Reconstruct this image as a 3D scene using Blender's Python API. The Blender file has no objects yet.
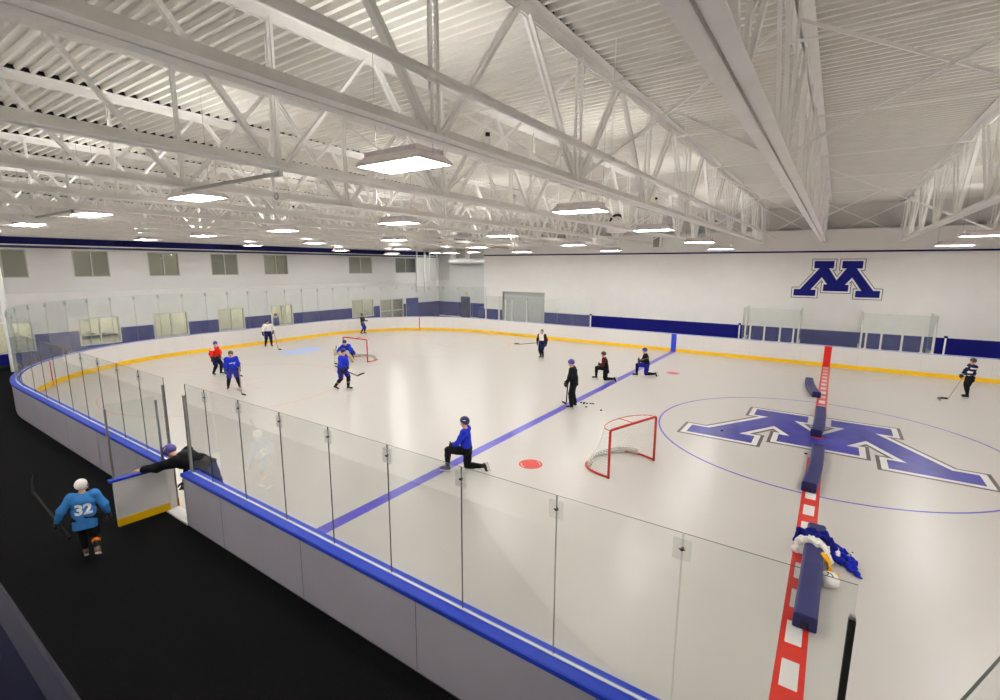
import bpy, math, random
import numpy as np
from mathutils import Vector, Matrix
from mathutils.bvhtree import BVHTree
random.seed(7)
rng = np.random.RandomState(5)
SC = bpy.context.scene
COL = SC.collection
PI = math.pi

# ------------------------------------------------------------------ materials
def lin(c):
    return tuple(((v/255)/12.92 if v/255 <= .04045 else ((v/255+.055)/1.055)**2.4) for v in c)
MATS = {}
def mat(name, rgb, rough=.5, metal=0., var=.06, scale=6., bump=0., bscale=40., spec=.5, emit=None, es=0., alpha=1.):
    if name in MATS: return MATS[name]
    m = bpy.data.materials.new(name); m.use_nodes = True
    nt = m.node_tree; N = nt.nodes; L = nt.links
    b = N['Principled BSDF']
    c = lin(rgb)
    tc = N.new('ShaderNodeTexCoord'); no = N.new('ShaderNodeTexNoise')
    no.inputs['Scale'].default_value = scale; no.inputs['Detail'].default_value = 4
    L.new(tc.outputs['Object'], no.inputs['Vector'])
    mr = N.new('ShaderNodeMapRange')
    mr.inputs['From Min'].default_value = .3; mr.inputs['From Max'].default_value = .7
    mr.inputs['To Min'].default_value = 1-var; mr.inputs['To Max'].default_value = 1+var
    L.new(no.outputs['Fac'], mr.inputs['Value'])
    vm = N.new('ShaderNodeVectorMath'); vm.operation = 'SCALE'
    vm.inputs[0].default_value = c
    L.new(mr.outputs['Result'], vm.inputs['Scale'])
    L.new(vm.outputs['Vector'], b.inputs['Base Color'])
    b.inputs['Roughness'].default_value = rough
    b.inputs['Metallic'].default_value = metal
    b.inputs['Specular IOR Level'].default_value = spec
    if bump:
        n2 = N.new('ShaderNodeTexNoise'); n2.inputs['Scale'].default_value = bscale; n2.inputs['Detail'].default_value = 3
        L.new(tc.outputs['Object'], n2.inputs['Vector'])
        bp = N.new('ShaderNodeBump'); bp.inputs['Strength'].default_value = bump; bp.inputs['Distance'].default_value = .01
        L.new(n2.outputs['Fac'], bp.inputs['Height']); L.new(bp.outputs['Normal'], b.inputs['Normal'])
    if emit:
        b.inputs['Emission Color'].default_value = (*lin(emit), 1); b.inputs['Emission Strength'].default_value = es
    MATS[name] = m
    return m
def glassmat(name, tint, refl=1.0, haze=0.):
    if name in MATS: return MATS[name]
    m = bpy.data.materials.new(name); m.use_nodes = True
    nt = m.node_tree; N = nt.nodes; L = nt.links
    N.remove(N['Principled BSDF']); out = N['Material Output']
    tr = N.new('ShaderNodeBsdfTransparent'); tr.inputs['Color'].default_value = (*tint, 1)
    gl = N.new('ShaderNodeBsdfGlossy'); gl.inputs['Roughness'].default_value = .03
    fr = N.new('ShaderNodeFresnel'); fr.inputs['IOR'].default_value = 1.4
    mu = N.new('ShaderNodeMath'); mu.operation = 'MULTIPLY'; mu.inputs[1].default_value = refl
    L.new(fr.outputs[0], mu.inputs[0])
    mx = N.new('ShaderNodeMixShader')
    L.new(mu.outputs[0], mx.inputs[0]); L.new(tr.outputs[0], mx.inputs[1]); L.new(gl.outputs[0], mx.inputs[2])
    last = mx
    if haze:
        df = N.new('ShaderNodeBsdfDiffuse'); no = N.new('ShaderNodeTexNoise'); no.inputs['Scale'].default_value = 3
        df.inputs['Color'].default_value = (.75, .8, .76, 1)
        m2 = N.new('ShaderNodeMath'); m2.operation = 'MULTIPLY'; m2.inputs[1].default_value = haze*2
        L.new(no.outputs['Fac'], m2.inputs[0])
        mh = N.new('ShaderNodeMixShader')
        L.new(m2.outputs[0], mh.inputs[0]); L.new(mx.outputs[0], mh.inputs[1]); L.new(df.outputs[0], mh.inputs[2])
        last = mh
    L.new(last.outputs[0], out.inputs['Surface'])
    MATS[name] = m
    return m

M_WALL = mat('wall_paint', (242, 239, 236), .6, var=.015, scale=1.5, bump=.05)
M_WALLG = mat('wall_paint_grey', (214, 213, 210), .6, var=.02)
M_BLUEW = mat('wall_blue_paint', (17, 20, 122), .5, var=.05, spec=.2)
M_NAVY = mat('stripe_blue_paint', (17, 19, 96), .5, var=.04, spec=.2)
M_STEEL = mat('white_painted_steel', (244, 242, 238), .45, var=.04, scale=3)
M_DECK = mat('roof_deck_paint', (230, 227, 220), .5, var=.03, scale=2)
M_GALV = mat('grey_steel', (150, 150, 148), .4, var=.06)
M_ALU = mat('aluminium', (165, 163, 158), .35, .8, var=.05)
M_DARKMETAL = mat('dark_metal', (48, 46, 44), .45, .3)
M_RUBBER = mat('black_rubber_floor', (21, 21, 22), .9, var=.25, scale=30, bump=.25, bscale=160, spec=.05)
M_BLACK = mat('black_rubber', (18, 18, 19), .6)
M_BOARD_IN = mat('board_white_plastic', (222, 218, 216), .35, var=.012, scale=2)
M_BOARD_OUT = mat('board_outer_panel', (166, 162, 172), .5, var=.05, scale=1.2)
M_CAP = mat('cap_rail_blue', (34, 64, 186), .45, var=.05, spec=.25)
M_KICK = mat('kickplate_yellow', (246, 196, 14), .35, var=.04)
M_BLUEP = mat('ice_paint_blue', (80, 72, 186), .29, var=.16, scale=5, spec=.35)
M_LOGOB = mat('ice_paint_logo_blue', (52, 52, 146), .29, var=.3, scale=2.4, spec=.35)
M_LOGOW = mat('ice_paint_white', (212, 209, 206), .29, var=.02)
M_LOGOK = mat('ice_paint_grey', (80, 73, 70), .29, var=.12)
M_REDP = mat('ice_paint_red', (206, 50, 38), .29, var=.1, scale=5)
M_REDTHIN = mat('ice_paint_red_faded', (206, 150, 140), .29, var=.1)
M_CREASE = mat('ice_paint_crease', (158, 182, 226), .29, var=.05)
M_BSTRIPE = mat('board_stripe_blue', (48, 72, 210), .35)
M_RSTRIPE = mat('board_stripe_red', (214, 30, 22), .35)
M_GOAL = mat('goal_red_paint', (200, 34, 24), .35)
M_NET = mat('net_cord', (236, 234, 228), .8)
M_SKIRT = glassmat('skirt_mesh', (.9, .9, .88), 0., .35)
M_SKIN = mat('skin', (214, 164, 138), .5, var=.05, scale=14)
M_HAIR = mat('hair_brown', (70, 48, 36), .7)
M_EYE = mat('eye_dark', (30, 24, 22), .3)
M_LIP = mat('lips', (166, 92, 84), .5)
M_STICKB = mat('stick_black', (13, 13, 15), .6, spec=.2)
M_STICKG = mat('stick_grey', (150, 146, 138), .45)
M_BLADE = mat('skate_steel', (200, 200, 200), .25, .9)
M_HOLD = mat('skate_holder_white', (225, 222, 218), .45)
M_WHITE = mat('white_cloth', (236, 232, 226), .8, var=.04, bump=.2)
M_LOGOWALL = mat('sign_blue', (14, 20, 122), .5, spec=.2)
M_SIGNW = mat('sign_white', (244, 242, 240), .4)
M_SIGNK = mat('sign_black', (34, 28, 24), .4)
M_DOORG = mat('door_grey', (188, 190, 188), .4, var=.03)
M_DOORB = mat('door_blue', (34, 44, 140), .4)
M_FRAME = mat('window_frame', (196, 192, 184), .45)
M_PAD = mat('pad_blue_vinyl', (24, 29, 94), .42, var=.1, scale=9, bump=.15, bscale=18)
M_RAIL = mat('rail_navy_gloss', (9, 11, 50), .42, var=.08, spec=.10)
M_CLIP = glassmat('clip_clear', (.955, .955, .955), .4, .03)
M_GLASS = glassmat('rink_glass', (.966, .976, .968), .22)
M_GLASSF = glassmat('rink_glass_hazy', (.972, .985, .977), .3, .05)
M_GEDGE = mat('glass_edge', (42, 50, 44), .3)
M_GEDGEL = mat('glass_edge_light', (150, 165, 155), .3)
M_PANE = glassmat('window_pane', (.74, .74, .70), 1.6)
M_NETTING = glassmat('safety_netting_mesh', (.97, .97, .97), 0., .05)
M_LAMP = mat('lamp_diffuser', (255, 255, 250), .5, emit=(255, 253, 250), es=36.)
M_ADDUP = mat('added_uplight_glow', (255, 255, 250), .5, emit=(255, 253, 250), es=18.)  # added upward glow that brightens the roof
M_ADDLAMP = mat('added_room_lamp', (255, 255, 250), .5, emit=(255, 250, 238), es=13.)

def ice_material():
    m = mat('ice', (190, 185, 179), .2, var=.0, spec=.32)
    nt = m.node_tree; N = nt.nodes; L = nt.links; b = N['Principled BSDF']
    tc = N.new('ShaderNodeTexCoord')
    n1 = N.new('ShaderNodeTexNoise'); n1.inputs['Scale'].default_value = .9; n1.inputs['Detail'].default_value = 5; n1.inputs['Distortion'].default_value = .6
    L.new(tc.outputs['Object'], n1.inputs['Vector'])
    cr = N.new('ShaderNodeMapRange'); cr.inputs['From Min'].default_value = .35; cr.inputs['From Max'].default_value = .7
    cr.inputs['To Min'].default_value = .285; cr.inputs['To Max'].default_value = .30
    L.new(n1.outputs['Fac'], cr.inputs['Value']); L.new(cr.outputs['Result'], b.inputs['Roughness'])
    wv = N.new('ShaderNodeTexNoise'); wv.inputs['Scale'].default_value = 14; wv.inputs['Detail'].default_value = 7; wv.inputs['Distortion'].default_value = 2.5
    L.new(tc.outputs['Object'], wv.inputs['Vector'])
    bp = N.new('ShaderNodeBump'); bp.inputs['Strength'].default_value = .07; bp.inputs['Distance'].default_value = .002
    L.new(wv.outputs['Fac'], bp.inputs['Height']); L.new(bp.outputs['Normal'], b.inputs['Normal'])
    return m
M_ICE = ice_material()

# ------------------------------------------------------------------ mesh building
class MB:
    def __init__(s): s.v = []; s.f = []; s.m = []
    def add(s, vs, fs, mi=0):
        n = len(s.v); s.v += [tuple(map(float, p)) for p in vs]; s.f += [tuple(n+i for i in f) for f in fs]; s.m += [mi]*len(fs); return s
    def box(s, a, b, mi=0):
        x0, y0, z0 = a; x1, y1, z1 = b
        return s.add([(x0,y0,z0),(x1,y0,z0),(x1,y1,z0),(x0,y1,z0),(x0,y0,z1),(x1,y0,z1),(x1,y1,z1),(x0,y1,z1)],
              [(0,3,2,1),(4,5,6,7),(0,1,5,4),(1,2,6,5),(2,3,7,6),(3,0,4,7)], mi)
    def bar(s, p, q, w, h, up=(0,0,1), mi=0, off=(0,0)):
        p = Vector(p); q = Vector(q); d = (q-p).normalized(); u = Vector(up)
        r = d.cross(u)
        if r.length < 1e-4: r = d.cross(Vector((1,0,0)))
        r.normalize(); u = r.cross(d).normalized()
        o = r*off[0]+u*off[1]
        vs = []
        for c in (p, q):
            for a, b in ((-1,-1),(1,-1),(1,1),(-1,1)): vs.append(c+o+r*(a*w/2)+u*(b*h/2))
        return s.add(vs, [(0,3,2,1),(4,5,6,7),(0,1,5,4),(1,2,6,5),(2,3,7,6),(3,0,4,7)], mi)
    def tube(s, p, q, r0, r1=None, n=12, mi=0, cap=True):
        r1 = r0 if r1 is None else r1
        p = Vector(p); q = Vector(q); d = (q-p).normalized(); a = d.orthogonal().normalized(); b = d.cross(a)
        vs = []
        for c, r in ((p, r0), (q, r1)):
            for i in range(n):
                t = 2*PI*i/n; vs.append(c+a*(r*math.cos(t))+b*(r*math.sin(t)))
        fs = [(i, (i+1) % n, n+(i+1) % n, n+i) for i in range(n)]
        if cap: fs += [tuple(range(n-1, -1, -1)), tuple(range(n, 2*n))]
        return s.add(vs, fs, mi)
    def path(s, pts, r, n=8, mi=0):
        pts = [Vector(p) for p in pts]; vs = []; a = None
        for i, p in enumerate(pts):
            d = (pts[min(i+1, len(pts)-1)]-pts[max(i-1, 0)]).normalized()
            a = d.orthogonal().normalized() if a is None else (a-d*a.dot(d)).normalized()
            b = d.cross(a)
            rr = r[i] if isinstance(r, (list, tuple)) else r
            for k in range(n):
                t = 2*PI*k/n; vs.append(p+a*(rr*math.cos(t))+b*(rr*math.sin(t)))
        fs = []
        for i in range(len(pts)-1):
            for k in range(n): fs.append((i*n+k, i*n+(k+1) % n, (i+1)*n+(k+1) % n, (i+1)*n+k))
        fs += [tuple(range(n-1, -1, -1)), tuple(range((len(pts)-1)*n, len(pts)*n))]
        return s.add(vs, fs, mi)
    def prism(s, poly, f0, f1, mi=0):
        n = len(poly); vs = [f0(*p) for p in poly]+[f1(*p) for p in poly]
        from mathutils.geometry import tessellate_polygon
        tri = tessellate_polygon([[Vector((p[0], p[1], 0)) for p in poly]])
        A = sum(poly[i][0]*poly[(i+1) % n][1]-poly[(i+1) % n][0]*poly[i][1] for i in range(n))
        fs = []
        for t in tri:
            a, b, c = t
            cr = (poly[b][0]-poly[a][0])*(poly[c][1]-poly[a][1])-(poly[b][1]-poly[a][1])*(poly[c][0]-poly[a][0])
            if cr < 0: a, c = c, a
            fs.append((c, b, a)); fs.append((n+a, n+b, n+c))
        for i in range(n):
            j = (i+1) % n
            fs.append((i, j, n+j, n+i) if A > 0 else (j, i, n+i, n+j))
        return s.add(vs, fs, mi)
    def build(s, name, mats, parent=None, smooth=False, origin=None, bevel=0., rot=0.):
        me = bpy.data.meshes.new(name)
        o0 = Vector(origin) if origin is not None else Vector((0,0,0))
        R = Matrix.Rotation(-rot, 4, 'Z')
        vs = [R @ (Vector(v)-o0) for v in s.v]
        me.from_pydata(vs, [], s.f)
        for m in (mats if isinstance(mats, (list, tuple)) else [mats]): me.materials.append(m)
        for p, mi in zip(me.polygons, s.m): p.material_index = mi
        if smooth:
            for p in me.polygons: p.use_smooth = True
        me.validate(); me.update()
        o = bpy.data.objects.new(name, me); COL.objects.link(o)
        o.location = o0; o.rotation_euler = (0, 0, rot)
        if parent is not None: o.parent = parent
        if bevel:
            b = o.modifiers.new('bevel', 'BEVEL'); b.width = bevel; b.segments = 2; b.limit_method = 'ANGLE'
        return o
def tag(o, label=None, cat=None, group=None, kind=None):
    if label:
        assert 4 <= len(label.split()) <= 16, label
        o['label'] = label
    if cat: o['category'] = cat
    if group: o['group'] = group
    if kind: o['kind'] = kind
    return o
def thing(name, label, cat, loc=(0,0,0), rz=0, group=None):
    o = bpy.data.objects.new(name, None); COL.objects.link(o); o.location = loc; o.rotation_euler = (0,0,rz)
    o.empty_display_size = .2
    return tag(o, label, cat, group)
def dup(root, label=None, **kw):
    r = root.copy(); COL.objects.link(r)
    if label: r['label'] = label
    for c in list(root.children):
        d = c.copy(); COL.objects.link(d); d.parent = r
        for g in list(c.children):
            e = g.copy(); COL.objects.link(e); e.parent = d
    return r
ORD = ['first','second','third','fourth','fifth','sixth','seventh','eighth','ninth','tenth','eleventh','twelfth','thirteenth','fourteenth','fifteenth','sixteenth','seventeenth','eighteenth','nineteenth','twentieth','twenty-first','twenty-second','twenty-third','twenty-fourth','twenty-fifth','twenty-sixth','twenty-seventh','twenty-eighth','twenty-ninth','thirtieth','thirty-first','thirty-second','thirty-third','thirty-fourth','thirty-fifth','thirty-sixth']
def struct(name, mb, mats, **k):
    return tag(mb.build(name, mats, **k), kind='structure')

# ------------------------------------------------------------------ camera
yaw, pitch, roll = .6005, -.1707, .0039
cy, sy, cp, sp, cr_, sr_ = math.cos(yaw), math.sin(yaw), math.cos(pitch), math.sin(pitch), math.cos(roll), math.sin(roll)
F_ = Vector((-sy*cp, cy*cp, sp)); R_ = Vector((cy, sy, 0)); U_ = R_.cross(F_)
R2 = R_*cr_+U_*sr_; U2 = U_*cr_-R_*sr_
cam = bpy.data.cameras.new('camera'); camo = bpy.data.objects.new('camera', cam); COL.objects.link(camo)
camo.matrix_world = Matrix(((R2.x, U2.x, -F_.x, 0), (R2.y, U2.y, -F_.y, -17.048), (R2.z, U2.z, -F_.z, 5.0805), (0,0,0,1)))
cam.sensor_width = 36; cam.lens = 36*485.86/1000; cam.clip_start = .05; cam.clip_end = 300
SC.camera = camo

# ------------------------------------------------------------------ dimensions
XL, XR, YF, YN = -33.8, 33.8, 15.2, -23.
ZD = 8.42
BX, BY, BR = 30.48, 12.95, 8.53
BH = 1.07

def rink_path(off=0., step=6):
    """closed outline, counter-clockwise"""
    r = BR+off; cx, cy_ = BX-BR, BY-BR; pts = []
    for (sx, sy_, a0) in ((1, -1, -90), (1, 1, 0), (-1, 1, 90), (-1, -1, 180)):
        for a in range(0, 91, step):
            t = math.radians(a0+a); pts.append((sx*cx+r*math.cos(t), sy_*cy_+r*math.sin(t)))
    return pts

# ------------------------------------------------------------------ floors, ice
fl = MB().box((XL-3, YN, -.25), (XR, 21.3, -.02)); struct('floor', fl, M_RUBBER)
poly = rink_path(.02)
ice = MB().prism(poly, lambda x, y: (x, y, -.02), lambda x, y: (x, y, 0.))
iceo = tag(ice.build('ice_surface', M_ICE), kind='structure')
def flat(name, polys, m, z, label=None):
    b = MB()
    for p in polys: b.prism(p, lambda x, y: (x, y, z-.0015), lambda x, y: (x, y, z))
    o = b.build(name, m, parent=iceo)
    if label: o['label'] = label
    return o
def rect(x0, y0, x1, y1): return [(x0,y0),(x1,y0),(x1,y1),(x0,y1)]
def arc_band(cx, cy_, r, w, a0=0, a1=360, n=96):
    out = []
    k = max(6, int(n*(a1-a0)/360))
    for i in range(k):
        t0 = math.radians(a0+(a1-a0)*i/k); t1 = math.radians(a0+(a1-a0)*(i+1)/k)
        out.append([(cx+(r-w/2)*math.cos(t0), cy_+(r-w/2)*math.sin(t0)), (cx+(r+w/2)*math.cos(t0), cy_+(r+w/2)*math.sin(t0)),
                    (cx+(r+w/2)*math.cos(t1), cy_+(r+w/2)*math.sin(t1)), (cx+(r-w/2)*math.cos(t1), cy_+(r-w/2)*math.sin(t1))])
    return out
def disc(cx, cy_, r, n=40): return [(cx+r*math.cos(2*PI*i/n), cy_+r*math.sin(2*PI*i/n)) for i in range(n)]
for sx in (-1, 1):
    flat('blue_line', [rect(sx*7.77-.15, -12.94, sx*7.77+.15, 12.94)], M_BLUEP, .002, 'purple blue line painted across the ice')
    flat('goal_line', [rect(sx*27.15-.025, -11.6, sx*27.15+.025, 11.6)], M_REDTHIN, .002)
    cr = [(sx*27.15, -1.22), (sx*25.78, -1.22)] if sx < 0 else []
    pts = [(sx*27.12, 1.22)]+[(sx*27.12-sx*(1.35+.48*math.cos(t)) , 1.22*math.sin(t)/1) for t in np.linspace(PI/2, -PI/2, 14)]+[(sx*27.12, -1.22)]
    flat('goal_crease', [pts if sx < 0 else pts[::-1]], M_CREASE, .003, 'pale blue goal crease')
    for sy_ in (-1, 1):
        cx, cyy = sx*21.03, sy_*6.71
        flat('faceoff_circle', arc_band(cx, cyy, 4.57, .05), M_REDTHIN, .0025)
        flat('faceoff_spot', [disc(cx, cyy, .15)], M_REDTHIN, .0025)
        mk = []
        for a in (-1, 1):
            for b in (-1, 1):
                mk.append(rect(min(cx+a*.45, cx+a*1.65), cyy+b*.3-.025, max(cx+a*.45, cx+a*1.65), cyy+b*.3+.025))
                mk.append(rect(cx+a*.45-.025, min(cyy+b*.3, cyy+b*1.2), cx+a*.45+.025, max(cyy+b*.3, cyy+b*1.2)))
                mk.append(rect(cx+a*.9-.025, cyy+b*4.57 if b > 0 else cyy-5.17, cx+a*.9+.025, cyy+5.17 if b > 0 else cyy-4.57))
        flat('faceoff_marks', mk, M_REDTHIN, .003)
        flat('neutral_spot', [disc(sx*6.1, sy_*6.71, .31)], M_REDP, .003, 'red neutral zone faceoff spot')
        flat('neutral_spot_ring', arc_band(sx*6.1, sy_*6.71, .245, .02, 20, 80)+arc_band(sx*6.1, sy_*6.71, .245, .02, 200, 260), M_LOGOW, .0045)
flat('center_circle', arc_band(0, 0, 4.57, .055), M_BLUEP, .003, 'thin blue centre circle')
flat('referee_crease', arc_band(0, 12.9, 3.05, .05, 180, 360), M_REDTHIN, .003)

# block letter M ------------------------------------------------------------
Mh = [(29,73),(172,73),(172,130),(132,130),(262,297),(308,297),(308,350),(143,350),(143,300),(182,300),(108,200),(64,256),(90,256),(90,308)]
Mp = [(0,222),(62,130),(29,130)]+Mh
Mp = Mp[1:]            # right side from V edge outwards
right = [(0,222),(62,130),(29,130),(29,73),(172,73),(172,130),(132,130),(262,297),(308,297),(308,350),(143,350),(143,300),(182,300),(108,200),(64,256),(90,256),(90,308)]
left = [(-x, y) for x, y in right[::-1] if x != 0]
MPOLY = right+left
def offset_poly(P, d):
    n = len(P); A = sum(P[i][0]*P[(i+1) % n][1]-P[(i+1) % n][0]*P[i][1] for i in range(n)); sg = 1 if A > 0 else -1
    out = []
    for i in range(n):
        a, b, c = Vector(P[i-1]), Vector(P[i]), Vector(P[(i+1) % n])
        e1 = (b-a).normalized(); e2 = (c-b).normalized()
        n1 = Vector((e1.y, -e1.x))*sg; n2 = Vector((e2.y, -e2.x))*sg
        k = 1+n1.dot(n2); k = max(k, .12)
        out.append(tuple(b+(n1+n2)*(d/k)))
    return out
def m_shapes(sx, sz, z0):
    P = [(x*sx, z0-(y-73)*sz) for x, y in MPOLY]
    return P
# logo painted in the ice
LP = m_shapes(.0111, .0143, 2.28)
flat('center_logo_outline', [offset_poly(LP, .24)], M_LOGOK, .0035, 'dark grey outline of the painted M')
flat('center_logo_border', [offset_poly(LP, .15)], M_LOGOW, .005, 'white border of the painted M')
flat('center_logo', [LP], M_LOGOB, .0065, 'large blue block letter M painted in the ice')
# checkered centre line
segs = [rect(-.17, -12.94, -.10, 12.94), rect(.10, -12.94, .17, 12.94)]
y = -12.94+.1
while y < 12.8:
    if not (-1.75 < y < 2.0): segs.append(rect(-.10, y, .10, min(y+.34, 12.94)))
    y += .852
base = rect(-.17, -12.94, .17, 12.94)
flat('red_line_base', [rect(-.17, -12.94, .17, -2.0), rect(-.17, 2.5, .17, 12.94)], M_LOGOW, .0045)
segs2 = []
for s_ in segs:
    (x0, y0), (_, _), (x1, y1), _ = s_
    if y1-y0 > 10: segs2 += [rect(x0, y0, x1, -2.0), rect(x0, 2.5, x1, y1)]
    else:
        if y1 < -2.0 or y0 > 2.5: segs2.append(s_)
flat('red_line', segs2, M_REDP, .006, 'red checkered centre line across the ice')
flat('center_spot', [disc(0, 0, .16)], M_REDP, .0085)

# ------------------------------------------------------------------ boards
boards = thing('dasher_boards', 'white hockey boards with blue cap rail and yellow kickplate around the ice', 'rink boards')
GATE = (-11.08, -10.15); BENCH = (.40, 1.15)
def board_runs():
    """open polyline runs around the rink, split at the two near openings"""
    r = BR; cx, cyy = BX-BR, BY-BR
    pts = []
    def arc(sx, sy_, a0):
        return [(sx*cx, sy_*cyy, math.radians(a0+a)) for a in np.arange(0, 90.1, 5)]
    A = [('p', BENCH[1], -BY)]
    A += [('a',)+t for t in arc(1, -1, -90)]+[('a',)+t for t in arc(1, 1, 0)]+[('a',)+t for t in arc(-1, 1, 90)]+[('a',)+t for t in arc(-1, -1, 180)]
    A += [('p', GATE[0], -BY)]
    B = [('p', GATE[1], -BY), ('p', BENCH[0], -BY)]
    return A, B
def run_pts(run, off):
    out = []
    for e in run:
        if e[0] == 'p': out.append((e[1], e[2]-off))
        else: out.append((e[1]+(BR+off)*math.cos(e[3]), e[2]+(BR+off)*math.sin(e[3])))
    return out
def sweep(run, prof, mi=None):
    """prof: closed list of (off,z) counter-clockwise; swept along run"""
    b = MB(); rings = [run_pts(run, o) for o, z in prof]; n = len(prof); k = len(rings[0])
    vs = []
    for i in range(k):
        for j in range(n): vs.append((*rings[j][i], prof[j][1]))
    fs = []
    for i in range(k-1):
        for j in range(n):
            fs.append((i*n+j, (i+1)*n+j, (i+1)*n+(j+1) % n, i*n+(j+1) % n))
    fs.append(tuple(range(n))); fs.append(tuple(range((k-1)*n+n-1, (k-1)*n-1, -1)))
    b.add(vs, fs); return b
def merged(*bs):
    m = MB()
    for b in bs: m.add(b.v, b.f)
    return m
RUNS = board_runs()
def bpart(name, prof, m, label=None, **k):
    o = merged(*[sweep(r, prof) for r in RUNS]).build(name, m, parent=boards, **k)
    if label: o['label'] = label
    return o
bpart('board_facing', [(0,.2),(.03,.2),(.03,BH+.008),(0,BH+.008)], M_BOARD_IN, 'glossy white inner board facing')
bpart('kickplate', [(-.015,0),(.03,0),(.03,.2),(-.015,.2)], M_KICK, 'yellow kickplate')
bpart('outer_panel', [(.21,0),(.235,0),(.235,BH-.045),(.21,BH-.045)], M_BOARD_OUT, 'grey outer panelling of the boards')
bpart('cap_rail', [(.031,BH-.045),(.27,BH-.045),(.27,BH+.01),(.255,BH+.022),(.125,BH+.022),(.125,BH+.012),(.085,BH+.012),(.085,BH+.018),(.0,BH+.018),(.0,BH+.0085),(.031,BH+.0085)], M_CAP, 'bright blue cap rail')
bpart('glass_channel', [(.088,BH+.0),(.122,BH+.0),(.122,BH+.03),(.088,BH+.03)], mat('channel_pale', (215, 220, 228), .4), 'pale channel that holds the glass')
bpart('base_sill', [(.02,-.02),(.235,-.02),(.235,0.),(.02,0.)], M_DARKMETAL)
# end caps at the openings
for x in (GATE[0], GATE[1], BENCH[0], BENCH[1]):
    sgn = -1 if x in (GATE[0], BENCH[0]) else 1
    MB().box((min(x, x+sgn*.03), -BY-.235, 0), (max(x, x+sgn*.03), -BY, BH-.045)).build('board_end', M_BOARD_IN, parent=boards)
MB().box((GATE[0], -BY-.24, -.02), (GATE[1], -BY+.0, .02)).build('gate_sill', M_BOARD_IN, parent=boards)['label'] = 'white threshold under the open gate'
# seams in outer panel
sm = MB()
for x in (-17.2, -14.8, -12.4, -8.7, -6.3, -3.9, -1.5): sm.box((x-.004, -BY-.237, .02), (x+.004, -BY-.2355, BH-.05))
sm.build('panel_seam', M_DARKMETAL, parent=boards)
sm = MB()
for x in np.arange(-20.7, 22, 2.44): sm.box((x-.004, BY-.0015, .2), (x+.004, BY+.001, BH-.045))
for y in (-3.6, -1.2, 1.2, 3.6): sm.box((-BX-.001, y-.004, .2), (-BX+.0015, y+.004, BH-.045))
for sgn in (1, -1):
    for a in (18, 36, 54, 72):
        t = math.radians(180-sgn*a); c = (-(BX-BR)+(BR-.001)*math.cos(t), sgn*(BY-BR)+(BR-.001)*math.sin(t))
        sm.tube((*c, .2), (*c, BH-.045), .004, n=5)
sm.build('facing_seam', mat('seam_grey', (190, 188, 186), .5), parent=boards)
def bstripe(name, x0, x1, m, ys=(1, -1)):
    for s_ in ys:
        y0 = s_*BY
        b = MB().box((x0, min(y0, y0-s_*.018), .0), (x1, max(y0, y0-s_*.018), BH+.0))
        b.build(name, m, parent=boards)
bstripe('red_line_stripe', -.16, .16, M_RSTRIPE, (1,)); bstripe('blue_line_stripe', -7.92, -7.62, M_BSTRIPE)
bstripe('blue_line_stripe', 7.62, 7.92, M_BSTRIPE)
for s_ in (-1, 1):
    a = math.acos((27.15-(BX-BR))/BR)
    c = (-27.15, s_*((BY-BR)+BR*math.sin(a)-.004))
    MB().box((c[0]-.03, c[1]-.02, .0), (c[0]+.03, c[1]+.02, BH-.03)).build('goal_line_stripe', M_REDP, parent=boards)

# ------------------------------------------------------------------ glass
def pane(p, q, z0, z1, label, group, m=M_GLASS, edge=M_GEDGE, clip=True, name='glass_barrier', th=.012):
    p = Vector(p); q = Vector(q); L = (q-p).length; ang = math.atan2(q.y-p.y, q.x-p.x)
    root = thing(name, label, 'rink glass', (p.x, p.y, z0), ang, group)
    b = MB(); g = .004
    x0, x1, t = g, L-g, th/2; H = z1-z0
    b.add([(x0,-t,0),(x1,-t,0),(x1,t,0),(x0,t,0),(x0,-t,H),(x1,-t,H),(x1,t,H),(x0,t,H)], [(0,1,5,4),(2,3,7,6)], 0)
    b.add([(x0,-t,0),(x1,-t,0),(x1,t,0),(x0,t,0),(x0,-t,H),(x1,-t,H),(x1,t,H),(x0,t,H)], [(0,3,2,1),(4,5,6,7),(1,2,6,5),(3,0,4,7)], 1)
    b.build('pane', [m, edge], parent=root)
    if clip:
        c = MB(); c.box((L-.075, -.012, H-.24), (L+.075, -.0075, H-.05))
        c.build('clip_plate', M_CLIP, parent=root)
        k = MB(); k.tube((L, -.022, H-.145), (L, .015, H-.145), .013, n=10)
        k.box((L-.026, -.016, H-.150), (L+.026, -.011, H-.140))
        k.build('clip_bolt', M_DARKMETAL, parent=root)
    return root
GY = -13.055
js = [-9.95, -9.2, -8.03, -6.83, -5.64, -4.45, -3.255, -2.05, -.852, .345]
for i in range(len(js)-1):
    pane((js[i], GY), (js[i+1], GY), BH+.015, 2.87, 'clear rink glass panel on the near boards, %s to the right of the open gate' % ORD[i], 'near side rink glass right of the gate', clip=i < len(js)-2)
js = [-10.87, -12.1, -13.3, -14.5, -15.7, -16.9, -18.1, -19.3, -20.5, -21.95]
for i in range(len(js)-1):
    pane((js[i+1], GY), (js[i], GY), BH+.015, 2.87, 'clear rink glass panel on the near boards, %s to the left of the open gate' % ORD[i], 'near side rink glass left of the gate', clip=i > 0)
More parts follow.
